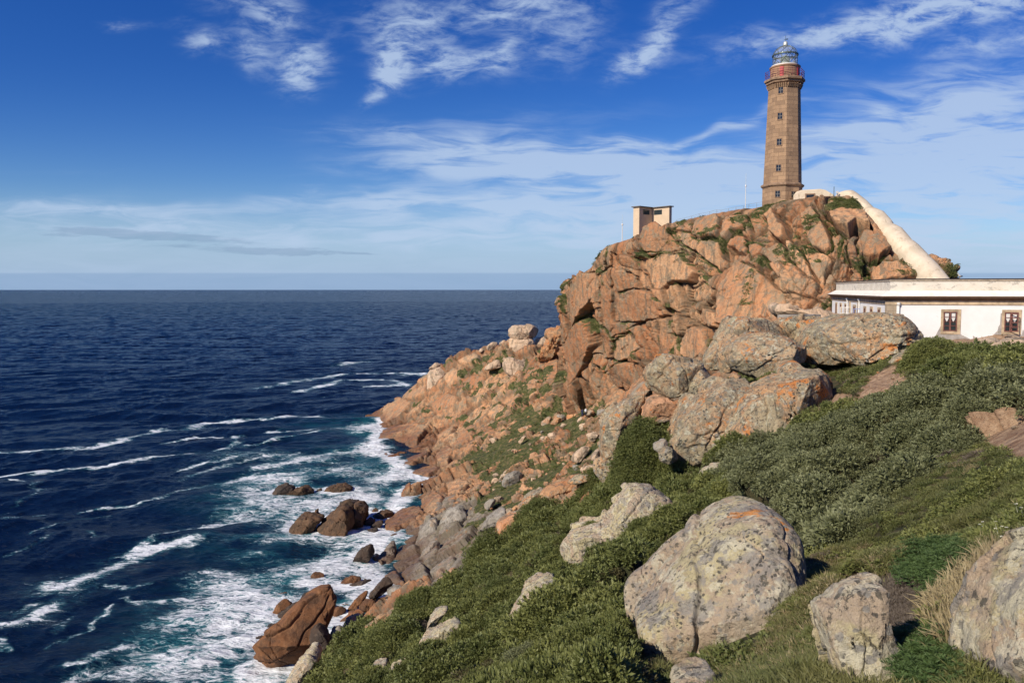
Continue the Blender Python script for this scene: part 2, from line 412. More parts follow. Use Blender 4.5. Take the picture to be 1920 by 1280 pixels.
def sx(ox, oy, k, pts): return [(ox + x / k, oy + y / k) for x, y in pts]
def c3(*p): return sx(1480, 340, 3.764, p)
def c4(*p): return sx(1020, 480, 3.048, p)
def c5(*p): return sx(690, 590, 3.459, p)
def c6(*p): return sx(440, 860, 3.048, p)
def c7(*p): return sx(900, 860, 3.048, p)
def c8(*p): return sx(1400, 620, 1.938, p)

def c2(*p): return sx(1150, 360, 5.333, p)

def joints_field(p, fams, seed):
    """long joints running through the rock in parallel sets, the blocks between them standing a little in or out"""
    d = np.zeros(len(p), np.float32); c = np.zeros(len(p), np.float32); tn = np.zeros(len(p), np.float32)
    for k, (n, sp_, am) in enumerate(fams):
        n = np.array(n, float); n /= np.linalg.norm(n)
        s = (p @ n + fbm(p, 14, 3, seed + k) * 4.5 + fbm(p, 2.5, 3, seed + k + 20) * .5) / sp_
        i = np.floor(s).astype(np.int64); f = s - i; e = np.minimum(f, 1 - f) * sp_
        H = _h(i, i * 0 + k, i * 0, seed); o = (hr(H, 3) - .5) * 2; H2 = _h(i + 1, i * 0 + k, i * 0, seed); pres = sstep(-.35, .15, fbm(p, 9, 2, seed + k + 40))
        d += (am * o * sstep(0, .25, e) + am * .8 * (hr(H, 5) - .5) * (f - .5) * 2 - .45 * np.exp(-(e / .13) ** 2)) * pres
        c = np.maximum(c, np.exp(-(e / .16) ** 2) * pres * .9); tn += (hr(H, 7) - .5) * .5
    return d, c, tn

def plane_slabs(p, nn, d, dd, crack, tone, slabs, allowed, out=.5, joint=.75, jw=.16, lo=-.9, hi=1.9, seed=70):
    """the broad flat slabs: inside each outline the face is planed off, with an open joint round it"""
    bu, bv = proj(p[:, 0], p[:, 1], p[:, 2]); ppm = F / np.maximum(p[:, 1], 2)
    bu = bu + fbm(p, 2.2, 3, 301) * ppm * .5; bv = bv + fbm(p, 2.2, 3, 302) * ppm * .5
    for k, pl_ in enumerate(slabs):
        pa = np.array(pl_, float); box = (bu > pa[:, 0].min() - 12) & (bu < pa[:, 0].max() + 12) & (bv > pa[:, 1].min() - 12) & (bv < pa[:, 1].max() + 12)
        ix = np.nonzero(box & allowed(k))[0]; U_, V_ = bu[ix], bv[ix]; ins = inpoly(U_, V_, pl_); ed = np.full(len(ix), 1e9)
        for i in range(len(pa)):
            (ax, ay), (bx, by) = pa[i], pa[(i + 1) % len(pa)]; ex, ey = bx - ax, by - ay; t_ = np.clip(((U_ - ax) * ex + (V_ - ay) * ey) / (ex * ex + ey * ey), 0, 1)
            ed = np.minimum(ed, np.hypot(U_ - ax - t_ * ex, V_ - ay - t_ * ey))
        ed = ed / ppm[ix]; J = ix[ins]
        if len(J) < 30: continue
        nm = nn[J].mean(0); nm /= np.linalg.norm(nm); cc = p[J].mean(0)
        gk = np.random.default_rng(k + seed); nt = nm + gk.normal(size=3) * .09; nt /= np.linalg.norm(nt)
        wd = (pa[:, 0].max() - pa[:, 0].min()) / ppm[J].mean()
        dt = (cc - p[ix]) @ nt + out + .04 * wd
        al = np.cross(nt, (0, 0, 1.)); al /= np.linalg.norm(al); be = np.cross(nt, al); an = gk.random() * 3
        fold = (p[ix] - cc) @ (al * math.cos(an) + be * math.sin(an)); dt = dt - np.maximum(fold, 0) * .35 * gk.random()
        dn = np.clip(dt, lo, hi) + np.clip(d[ix], -1, 1) * .12
        w_ = sstep(0, .35, ed) * ins
        small = dd[ix] * .10 + fbm(p[ix], 1.6, 4, 305) * .12 + fbm(p[ix] * np.array([1, 1, .3]), 2.5, 3, 306) * .22
        d[ix] = d[ix] * (1 - w_) + (dn + small) * w_ - joint * np.exp(-(ed / jw) ** 2)
        crack[ix] = np.maximum(crack[ix] * (1 - w_ * .8), np.exp(-(ed / .2) ** 2)); tone[ix] = tone[ix] * (1 - .8 * w_) + (gk.random() - .35) * .8 * w_

CLEAR = [c7((78,445),(100,380),(130,350),(200,320),(262,308),(240,370),(190,435),(120,468)), c7((660,205),(690,90),(735,55),(765,90),(745,180),(710,210)), c6((1120,775),(1160,710),(1245,645),(1305,680),(1292,725),(1230,785),(1150,795)), c6((1308,775),(1305,685),(1340,655),(1435,628),(1385,700),(1355,765)), c7((885,920),(900,885),(1000,830),(1100,700),(1250,560),(1400,450),(1500,395),(1600,345),(1680,340),(1760,370),(1830,430),(1860,490),(1870,600),(1850,760),(1830,900),(1790,960),(1740,960),(1660,1060),(1590,1160),(1480,1150),(1340,1160),(1300,1225),(1110,1275),(1000,1215),(930,1110),(895,1000)), c8((275,1050),(280,1020),(330,1000),(370,950),(420,930),(490,920),(512,940),(485,1000),(505,1080),(560,1150),(600,1210),(625,1270),(600,1330),(420,1340),(330,1290),(300,1190),(285,1120)), c8((900,1400),(905,1180),(945,1100),(962,1010),(1000,930),(1085,830),(1160,770),(1300,700),(1400,900),(1400,1330)), c7((415,590),(450,500),(505,425),(640,430),(720,410),(800,310),(860,215),(920,197),(1000,220),(1110,285),(1135,340),(1060,385),(960,440),(870,490),(850,525),(760,530),(720,600),(620,645),(560,600),(480,645),(440,600)), c7((1255,150),(1265,95),(1300,65),(1370,40),(1420,45),(1395,90),(1370,120),(1320,160),(1270,175)), c6((1045,1095),(1060,1040),(1130,1000),(1200,960),(1275,940),(1320,990),(1270,1020),(1210,1080),(1120,1105)), c6((1095,990),(1110,920),(1150,870),(1225,858),(1175,910),(1150,970),(1112,998)), c6((855,1330),(865,1225),(960,1185),(1060,1168),(1075,1200),(1010,1230),(985,1330)), c6((760,1205),(800,1170),(868,1162),(870,1190),(820,1205),(780,1215)), c7((140,945),(230,830),(240,780),(290,740),(360,710),(445,703),(400,755),(300,800),(250,840),(190,905)), c6((270,1330),(330,1200),(400,1120),(450,1098),(485,1140),(445,1200),(400,1330)), c4((1040,1195),(985,1160),(980,1090),(1050,990),(1100,900),(1160,805),(1300,752),(1400,710),(1530,678),(1640,690),(1700,715),(1722,765),(1700,830),(1600,918),(1530,930),(1440,975),(1420,1030),(1350,1065),(1280,1110),(1220,1115),(1140,1120),(1080,1185)), c4((712,1100),(712,1060),(760,1000),(800,920),(840,895),(930,820),(1060,742),(1200,722),(1216,760),(1180,830),(1130,900),(1090,980),(1010,1080),(990,1140),(850,1172),(790,1160),(740,1130)), c3((1335,1160),(1350,1140),(1400,1110),(1460,1103),(1490,1130),(1420,1185),(1360,1185)), c3((1490,1215),(1560,1130),(1656,1100),(1790,1110),(1850,1180),(1800,1240),(1600,1230))]
GSL = [c6((780,600),(800,470),(850,420),(920,500),(900,560),(850,620)), c6((800,640),(900,600),(930,640),(980,712),(900,722),(820,680)), c6((932,640),(1000,590),(1080,600),(1120,642),(1060,722),(985,712)),
 c6((850,370),(950,300),(1050,270),(1100,290),(1050,342),(920,430),(860,420)), c6((1100,622),(1180,560),(1262,540),(1280,602),(1180,682),(1122,682)), c6((1062,250),(1150,180),(1280,200),(1262,262),(1150,302)),
 c6((860,40),(1000,-40),(1130,-60),(1100,22),(1000,90),(900,70)), c6((1028,482),(1060,408),(1140,348),(1165,400),(1165,462),(1120,500),(1050,522)), c6((1055,568),(1080,520),(1150,480),(1182,500),(1150,562),(1100,588)), c6((820,602),(840,538),(900,478),(922,540),(890,602)),
 c5((70,690),(120,610),(220,540),(300,560),(225,660),(140,700)), c5((30,855),(120,760),(300,720),(420,740),(300,862),(180,902),(60,882)), c5((110,992),(230,900),(360,870),(402,900),(330,982),(200,1032)), c5((240,1042),(340,960),(460,940),(472,990),(400,1062),(300,1062)),
 c5((395,570),(520,500),(602,540),(560,602),(440,642)), c5((550,872),(600,760),(650,690),(702,720),(660,832),(590,882)), c5((770,662),(810,590),(880,560),(922,610),(860,672)), c5((850,560),(900,520),(985,470),(1010,560),(940,642)), c5((1000,480),(1060,400),(1120,420),(1102,520),(1040,602)),
 c5((600,420),(700,380),(760,400),(740,470),(640,500)), c5((480,400),(560,350),(620,360),(600,420),(520,470)), c5((210,530),(300,460),(380,440),(390,520),(320,560)), c5((420,760),(500,700),(580,690),(560,780),(470,830)), c5((440,900),(520,830),(560,880),(520,960),(450,980)),
 c5((560,290),(660,260),(740,265),(720,320),(620,340)), c5((1000,430),(1040,350),(1100,330),(1140,360),(1080,400)), c5((1140,330),(1200,240),(1240,280),(1240,400),(1180,460),(1130,420)), c5((500,1090),(600,1060),(680,1080),(600,1160),(520,1180)), c5((330,1230),(430,1150),(500,1180),(470,1260),(380,1290))]
# what grows where
SCREE = [(1130,740),(1165,790),(1140,850),(1110,890),(1050,905),(1000,940),(960,965),(930,960),(895,950),(915,905),(880,870),(868,850),(940,820),(925,795),(960,785),(1000,765),(1060,765),(1090,775)]
HILL = [(570,1310),(660,1218),(745,1162),(820,1135),(855,1145),(900,1090),(915,1072),(975,1026),(1015,985),(1070,970),(1120,952),(1150,915),(1172,860),(1175,800),(1250,780),(1330,760),(1400,690),(1500,650),(1600,690),(1720,641),(1930,625),(2600,600),(5000,5000),(300,5000)]
GORSE = [(570,1310),(660,1218),(820,1135),(1010,985),(1140,925),(1165,860),(1240,800),(1260,870),(1330,890),(1500,825),(1650,765),(1760,745),(1800,700),(1935,690),(1935,800),(1830,835),(1700,905),(1640,960),(1550,1030),(1500,1010),(1400,955),(1260,1050),(1200,1150),(1180,1400),(400,1400)]
SOIL = [[(1850,700),(1900,680),(2300,660),(2300,730),(1890,720)],[(1835,830),(1870,805),(2300,780),(2300,880),(1890,865)],[(1640,700),(1690,690),(1700,720),(1640,775),(1600,760)],
        [(1560,740),(1600,735),(1610,760),(1570,775)],[(1700,645),(2300,600),(2300,648),(1900,655),(1760,662)]]
GREYROCK = [(770,1000),(830,950),(880,940),(960,950),(960,1010),(900,1060),(860,1110),(800,1110),(740,1090),(700,1080),(700,1000)]
SPOTS = [[(860,690),(960,668),(1010,690),(960,735),(880,745),(850,720)],[(1000,690),(1040,700),(1010,760),(960,770)]]

def build_ground():
    az = np.concatenate([np.linspace(-1.75, -.62, 70)[:-1], np.linspace(-.62, .66, 1250), np.linspace(.66, 1.6, 60)[1:]])
    rows = np.concatenate([np.linspace(math.log(1.6), math.log(70), 560)[:-1], np.linspace(math.log(70), math.log(310), 720)[:-1], np.linspace(math.log(310), math.log(400), 20)])
    A, L = np.meshgrid(az, rows, indexing='ij'); r = np.exp(L)
    x = np.sin(A) * r; y = np.cos(A) * r - 0.0
    z = ground_z(x, y)
    Xg = np.stack([x, y, z], -1); nr = normals_grid(Xg); nr *= np.sign(nr[..., 2:3] + 1e-9)
    p = Xg.reshape(-1, 3); nn = nr.reshape(-1, 3); dist = np.hypot(p[:, 0], p[:, 1])
    u, v = proj(p[:, 0], p[:, 1], p[:, 2])
    far = sstep(60, 110, dist)
    wu = fbm(p, 7, 4, 3) * (14 + 26 * far) + fbm(p, 1.5, 3, 9) * 12; wv = fbm(p, 7, 4, 13) * (14 + 20 * far) + fbm(p, 1.5, 3, 19) * 10
    hill = inpoly(u + wu, v + wv * .6, HILL) & (dist < 92)
    hill |= (dist < 60) & (p[:, 0] > -14)
    gorse = inpoly(u + wu * .8, v + wv * .6, GORSE) & hill
    soil = np.zeros(len(p), bool)
    for s in SOIL: soil |= inpoly(u + wu * .6, v + wv * .35, s)
    soil &= hill
    scree = inpoly(u + wu, v + wv, SCREE) & (dist > 92)
    spots = np.zeros(len(p), bool)
    for s in SPOTS: spots |= inpoly(u + wu, v + wv, s)
    n5 = fbm(p, 5, 4, 41)
    grassf = (scree & (n5 > -.14)) | (spots & (n5 > -.05)) | ((dist > 92) & (nn[:, 2] > .72) & (n5 > .16) & (p[:, 2] > 6))
    rock = ~(hill | grassf)
    bare = (~hill)
    clear = np.zeros(len(p), bool)
    for s in CLEAR: clear |= inpoly(u, v + 6, s)
    clear &= dist < 70
    grey = inpoly(u + wu, v + wv, GREYROCK).astype(np.float32)
    # relief
    d = np.zeros(len(p), np.float32); tone = np.zeros(len(p), np.float32); crack = np.zeros(len(p), np.float32)
    m = bare & (dist > 55) & (p[:, 2] > -4)
    dd, tt, cc = relief(p[m], nn[m], [(8, .14, .32, .06), (3.4, .18, .40, .12), (1.5, .17, .34, .14), (.7, .16, .28, .12)], 5, (-.80, -.25, -.50), 3.0)
    jd, jc, jt = joints_field(p[m], [((.35, .45, -.82), 4.2, .5), ((.80, -.55, -.15), 9., .4)], 81)
    dd = dd + jd * .8; cc = np.maximum(cc, jc); tt = tt * .7 + jt
    k = np.where(grassf[m], .25, 1.0) * sstep(55, 80, dist[m])
    k = k * np.where(grey[m] > .5, .5, 1.) * (.5 + .5 * sstep(-.5, 3., p[m, 2]))
    d[m] = (dd * k + fbm(p[m], 12, 3, 77) * .8 * k); tone[m] = tt; crack[m] = cc
    hits = [ground_hit(*np.array(s).mean(0)) or 200. for s in GSL]; ddf = np.zeros(len(p), np.float32); ddf[m] = dd
    plane_slabs(p, nn, d, ddf, crack, tone, GSL, lambda k: bare & (np.abs(dist - hits[k]) < 22) & (p[:, 2] > -3), out=.35, joint=.5, jw=.2, lo=-1.2, hi=1.7, seed=170)
    mh = ~m
    hm = p[mh]
    d[mh] += fbm(hm, 2.5, 4, 21) * (.10 + .006 * np.minimum(dist[mh], 60)) + fbm(hm, 9, 2, 23) * .012 * np.minimum(dist[mh], 50)
    gm = gorse & mh
    gs = .35 + .65 * sstep(6, 18, dist[gm]); mound = np.zeros(len(p), np.float32)
    for size, am in ((3.4, 1.0), (1.5, .75), (.8, .34)):
        F1, F2, H, V = voronoi(p[gm] / size + fbm(p[gm], 2, 2, 5)[:, None] * .3, 3 + int(size * 3))
        hh_ = (.5 - F1 * F1) * am * (.5 + hr(H, 2)) * np.minimum(1, .5 + size * .3); d[gm] += hh_ * gs * 1.25; mound[gm] += hh_ / am * (1. if size < 3 else .4)
    gm2 = mh & ~gorse & ~soil
    for size, am in ((2.2, .5), (1.1, .30), (.5, .12)):
        F1, F2, H, V = voronoi(p[gm2] / size + fbm(p[gm2], 1.5, 2, 5)[:, None] * .35, 13 + int(size * 3))
        hh_ = (.45 - F1 * F1) * (.2 + hr(H, 2)); d[gm2] += hh_ * am * (.25 + .75 * sstep(4, 12, dist[gm2])); mound[gm2] += hh_
    d = np.where(clear & mh, np.minimum(d, 0) * .5, d)
    q = p + nn * d[:, None]
    o = mesh_np('hillside', q, grid_faces(len(az), len(rows)), None, True,
                dict(hill=hill.astype(np.float32), grass=grassf.astype(np.float32), soil=soil.astype(np.float32), grey=grey, tone=tone, crack=crack, gorse=gorse.astype(np.float32)))
    tag(o, kind='structure')
    return o, q.reshape(len(az), len(rows), 3), az, rows, dict(hill=hill.reshape(A.shape), gorse=gorse.reshape(A.shape), soil=soil.reshape(A.shape), grass=grassf.reshape(A.shape), scree=scree.reshape(A.shape), mound=mound.reshape(A.shape), clear=clear.reshape(A.shape), n=nr)
ground, GQ, GAZ, GROWS, GM = build_ground()

# ------------------------------------------------------------------ the crag under the lighthouse
CR = [[(1085,790,204),(1075,740,200),(1065,680,200),(1062,620,198),(1062,560,195),(1078,522,190)],
 [(1085,800,190),(1078,765,188),(1055,700,186),(1053,640,184),(1049,570,182),(1062,530,178)],
 [(1120,815,180),(1113,780,179),(1095,700,176),(1090,630,175),(1090,560,173),(1100,507,170)],
 [(1160,815,168),(1158,780,167),(1138,700,166),(1128,620,164),(1124,540,160),(1130,470,156)],
 [(1225,800,150),(1215,760,150),(1200,690,150),(1190,610,150),(1182,520,149),(1190,450,149)],
 [(1290,780,128),(1285,740,130),(1280,690,133),(1270,610,136),(1266,510,139),(1262,421,142)],
 [(1355,760,116),(1350,700,118),(1350,640,120),(1350,560,123),(1345,480,129),(1340,402,136)],
 [(1420,740,108),(1420,680,109),(1430,620,111),(1430,550,115),(1425,470,121),(1420,390,129)],
 [(1500,720,102),(1500,660,103),(1510,590,105),(1505,520,109),(1500,450,115),(1492,376,122)],
 [(1560,700,99),(1565,640,100),(1575,580,102),(1570,510,106),(1562,430,111),(1560,368,118)],
 [(1640,700,97),(1645,640,98),(1648,580,100),(1635,520,103),(1618,440,108),(1598,366,116)],
 [(1730,700,97),(1735,640,98),(1735,590,99),(1722,545,101),(1690,480,105),(1642,412,110)],
 [(1790,700,99),(1790,640,100),(1788,590,101),(1775,560,103),(1750,525,105),(1698,472,109)],
 [(1805,700,110),(1805,640,112),(1798,590,113),(1786,556,114),(1762,522,115),(1712,484,117)]]
SL = [c4((1003,255),(1055,105),(1130,40),(1230,75),(1330,190),(1378,270),(1335,370),(1250,410),(1008,410)), c4((320,110),(375,60),(470,80),(570,150),(620,260),(570,370),(470,440),(400,462),(345,270)),
 c4((88,165),(150,148),(225,88),(300,100),(310,200),(235,335),(135,440),(108,300)), c4((90,520),(150,430),(240,350),(292,500),(240,640),(140,742),(100,650)), c4((788,460),(850,388),(922,420),(922,560),(862,597),(790,572)),
 c2((612,400),(760,408),(900,500),(1082,498),(1080,720),(1012,765),(860,622),(700,522)), c2((778,290),(860,238),(1042,230),(1092,280),(1080,480),(930,492),(800,440)), c2((1098,300),(1180,230),(1355,218),(1305,370),(1200,402),(1130,520),(1100,460)),
 c2((1500,232),(1592,148),(1702,340),(1700,442),(1640,472),(1560,402)), c2((1158,545),(1190,470),(1330,438),(1362,560),(1352,642),(1250,622)), c2((1488,640),(1560,538),(1702,500),(1752,620),(1722,742),(1600,762)),
 c3((68,282),(70,220),(182,188),(262,320),(312,480),(250,502),(150,460)), c3((230,180),(350,100),(460,88),(540,220),(592,332),(470,300),(420,372),(330,332)), c3((463,430),(540,338),(640,358),(732,480),(640,542),(490,522)),
 c3((578,645),(640,568),(780,548),(925,690),(600,700)), c3((98,500),(262,518),(322,560),(262,662),(230,782),(160,640)), c2((268,660),(420,648),(540,620),(680,618),(780,722),(832,800),(760,902),(640,900),(520,982),(400,962),(380,840)),
 c2((0,600),(80,702),(200,800),(292,860),(272,940),(100,1072),(0,962)), c2((328,362),(460,328),(560,388),(702,560),(600,602),(330,602),(300,462)), c4((395,590),(410,480),(520,430),(560,520),(500,590),(420,600)), c4((380,640),(430,600),(560,610),(590,700),(480,770),(390,740)),
 c4((860,340),(920,290),(1005,330),(1000,420),(930,400),(880,390)), c3((-30,430),(40,440),(110,520),(200,700),(120,690),(20,560)), c2((1360,560),(1430,520),(1520,540),(1480,640),(1400,700)), c2((0,850),(60,1000),(300,960),(400,1000),(520,1100),(560,1240),(300,1300),(40,1290))]
def catmull(Pc, n, axis):
    Pc = np.moveaxis(np.asarray(Pc, float), axis, 0); k = len(Pc)
    s = np.linspace(0, k - 1 - 1e-6, n); i = s.astype(int); f = (s - i)[:, None, None]
    E = np.concatenate([2 * Pc[:1] - Pc[1:2], Pc, 2 * Pc[-1:] - Pc[-2:-1]])
    a, b, c, d = E[i], E[i + 1], E[i + 2], E[i + 3]
    o = .5 * ((2 * b) + (c - a) * f + (2 * a - 5 * b + 4 * c - d) * f * f + (3 * b - a - 3 * c + d) * f ** 3)
    return np.moveaxis(o, 0, axis)
def build_crag():
    C = []
    for ci, col in enumerate(CR):
        c = [P(*s) for s in col]
        x, y, z = c[-1]; k = x / y
        c.append((x + k * 5 + 1, y + 7, z - .1)); c.append((x + k * 16 + 3, y + 20, z - 2.5)); c.append((x + k * 26 + 6, y + 34, z - 14)); c.append((x + k * 32 + 6, y + 44, z - 45))
        C.append(c)
    C = np.array(C)
    G = catmull(catmull(C, 1100, 0), 760, 1)
    nr = normals_grid(G)
    nr *= np.sign((nr[..., 1:2] * -1 + nr[..., 2:3]).mean())
    p = G.reshape(-1, 3); nn = nr.reshape(-1, 3)
    macro = fbm(p, 16, 3, 90) * 1.6
    busy = np.clip(.55 + fbm(p, 11, 3, 92) * 1.3, .12, 1.15)
    dd, tone, crack = relief(p, nn, [(12, .06, .22, .03), (5.2, .12, .34, .07), (2.2, .16, .40, .12, busy), (.95, .20, .36, .15, busy ** 1.3)], 31, (.42, 0, -.90), 2.8)
    jd, jc, jt = joints_field(p, [((.97, -.2, .12), 5.5, .6), ((.62, .1, .78), 8.5, .5), ((-.55, -.2, .80), 10., .4)], 61)
    dd = dd + jd; crack = np.maximum(crack, jc); tone = tone * .7 + jt
    top = sstep(4.6, 5.2, np.tile(np.linspace(0, C.shape[1] - 1, 760), 1100))
    d = (macro + dd * 1.0) * (1 - .85 * top) - .25
    frontv = (np.tile(np.linspace(0, C.shape[1] - 1, 760), 1100) < 5.15) & (np.repeat(np.linspace(0, len(CR) - 1, 1100), 760) > .7) & (np.repeat(np.linspace(0, len(CR) - 1, 1100), 760) < 11.6)
    plane_slabs(p, nn, d, dd, crack, tone, SL, lambda k: frontv)
    # the fine grain
    d += fbm(p, .9, 3, 95) * .10
    q = p + nn * d[:, None]
    n2 = normals_grid(q.reshape(G.shape)).reshape(-1, 3); n2 *= np.sign((n2 * nn).sum(1, keepdims=True))
    # ledges that hold soil
    up = n2[:, 2]; pat = fbm(p * np.array([1, 1, 1.0]), 7, 4, 99)
    veg = sstep(.35, .62, up) * sstep(.08, .24, pat) + crack * sstep(.02, .2, fbm(p, 10, 3, 103)) * .9
    veg = np.clip(veg, 0, 1)
    o = mesh_np('cliff', q, grid_faces(1100, 760), None, True, dict(tone=tone, crack=crack, grass=veg, grey=np.zeros(len(p)), hill=np.zeros(len(p)), soil=np.zeros(len(p)), gorse=np.zeros(len(p))))
    tag(o, kind='structure')
    return o, q.reshape(G.shape), veg.reshape(G.shape[:2]), n2.reshape(G.shape)
cliff, CQ, CVEG, CN = build_crag()

# ------------------------------------------------------------------ rock materials
def rock_material(name, base, layers, terrain=False, wet=True, bump=.35, streak=(.75, (.155, .13, .09)), fine=1., rosettes=0.):
    """layers of crust, film and stain: (scale per metre, from, to, strength, colour)"""
    m, t, b = material(name); tc = t.new('ShaderNodeTexCoord'); ob = tc.outputs['Object']
    if not terrain:
        oi = t.new('ShaderNodeObjectInfo'); sc = t.new('ShaderNodeVectorMath', operation='SCALE', ins={0: (37., 91., 53.), 3: oi.outputs['Random']})
        ob = t.new('ShaderNodeVectorMath', operation='ADD', ins={0: ob, 1: sc.outputs[0]}).outputs[0]
    big = t.noise(ob, .16 * fine, 4, .6); mid = t.noise(ob, .8 * fine, 7, .68, .4)
    stv = t.mapping(ob, rot=(R(8), R(22), 0), scale=(1.0, 1.0, .14)); stk = t.noise(stv, 1.0 * fine, 6, .64, .5)
    c = t.mix(t.sst(big, .38, .62), base[0], base[1]); c = t.mix(t.sst(mid, .42, .68), c, base[2])
    if terrain:
        tn = t.attr('tone')
        c = t.mix(t.sst(tn, -.5, .6), t.mix(.6, c, (.30, .115, .05)), t.mix(.5, c, (.64, .39, .22)))
        c = t.mix(t.math('MULTIPLY', t.attr('grey'), t.sst(big, .3, .5, .6, .95)), c, t.mix(t.sst(stk, .38, .62), (.15, .135, .11), (.36, .33, .28)))
    c = t.mix(t.sst(stk, .50, .62, 0, streak[0]), c, streak[1])
    for k, (s_, lo, hi, st, col) in enumerate(layers):
        f = t.sst(t.noise(t.mapping(ob, loc=(k * 7.3, k * 3.1, k * 5.7)), s_, 7, .72, .3), lo, hi, 0, st); c = t.mix(f, c, col)
    if rosettes:      # round crusts of lichen, pale and nearly black
        wob = t.new('ShaderNodeVectorMath', operation='SCALE', ins={0: t.noise(ob, rosettes * 3, 3, .6, out=1), 3: .35 / rosettes}).outputs[0]
        rv = t.new('ShaderNodeVectorMath', operation='ADD', ins={0: ob, 1: wob}).outputs[0]
        for q, (s_, r_, col, lo) in enumerate(((rosettes * 1.9, .30, (.47, .44, .33), .54), (rosettes * 2.6, .34, (.065, .062, .055), .50), (rosettes * 1.5, .30, (.25, .235, .205), .48))):
            f = t.math('MULTIPLY', t.sst(t.vor(rv, s_), r_, r_ * .8), t.sst(t.noise(t.mapping(ob, loc=(q * 5., 2, q * 3.)), rosettes * .3, 4, .6), lo, lo + .06, 0, .85)); c = t.mix(f, c, col)
    fin = t.noise(ob, 7 * fine, 5, .75)
    c = t.mix(t.sst(fin, .45, .68, 0, .6), c, t.mix(.35, c, (.02, .015, .01), ))
    if terrain:
        c = t.mix(t.math('MULTIPLY', t.attr('crack'), .6), c, (.075, .055, .035))
        gr = t.mix(t.sst(mid, .35, .65), (.034, .046, .014), (.095, .10, .030))
        gr = t.mix(t.sst(t.noise(ob, 1.6, 5, .7), .50, .62, 0, .75), gr, (.20, .14, .075))
        c = t.mix(t.sst(t.math('ADD', t.attr('grass'), t.math('MULTIPLY', t.math('SUBTRACT', mid, .5), .9)), .4, .6), c, gr)
        c = t.mix(t.attr('hill'), c, t.mix(t.sst(t.noise(ob, 1.1, 6, .65), .4, .62), (.035, .040, .014), (.10, .075, .038)))
        c = t.mix(t.attr('soil'), c, t.mix(t.sst(t.noise(ob, 3.5, 6, .7), .35, .65), (.26, .15, .085), (.47, .32, .20)))
    if wet:   # the band the sea keeps wet and dark
        ge = t.new('ShaderNodeNewGeometry'); s3 = t.new('ShaderNodeSeparateXYZ'); t.put(s3, 0, ge.outputs[0])
        hz = t.math('ADD', s3.outputs[2], t.math('MULTIPLY', t.math('SUBTRACT', big, .5), 8))
        wf = t.sst(hz, 4.2, .6); c = t.mix(t.math('MULTIPLY', wf, .85), c, t.mix(.7, c, (.085, .034, .014)))
        t.put(b, 'Roughness', t.math('SUBTRACT', .88, t.math('MULTIPLY', wf, .40)))
    else: t.put(b, 'Roughness', .88)
    t.put(b, 'Base Color', c); t.put(b, 'Specular IOR Level', .3)
    h = t.math('ADD', t.noise(ob, 1.3 * fine, 9, .68, .15), t.math('MULTIPLY', stk, .4))
    t.put(b, 'Normal', t.bump(fin, .7, bump * .18, t.bump(h, 1.0, bump)))
    return m
LAND_BASE = ((.54, .21, .078), (.43, .24, .12), (.61, .34, .17))
LAND_LAY = [(.35, .50, .60, .6, (.25, .225, .155)), (1.1, .53, .61, .7, (.21, .18, .125)), (.6, .58, .66, .6, (.54, .21, .075)), (2.6, .56, .66, .55, (.15, .11, .08)), (1.7, .58, .66, .5, (.66, .45, .27))]
M_land = rock_material('granite_and_soil', LAND_BASE, LAND_LAY, terrain=True)
ground.data.materials.append(M_land); cliff.data.materials.append(M_land)
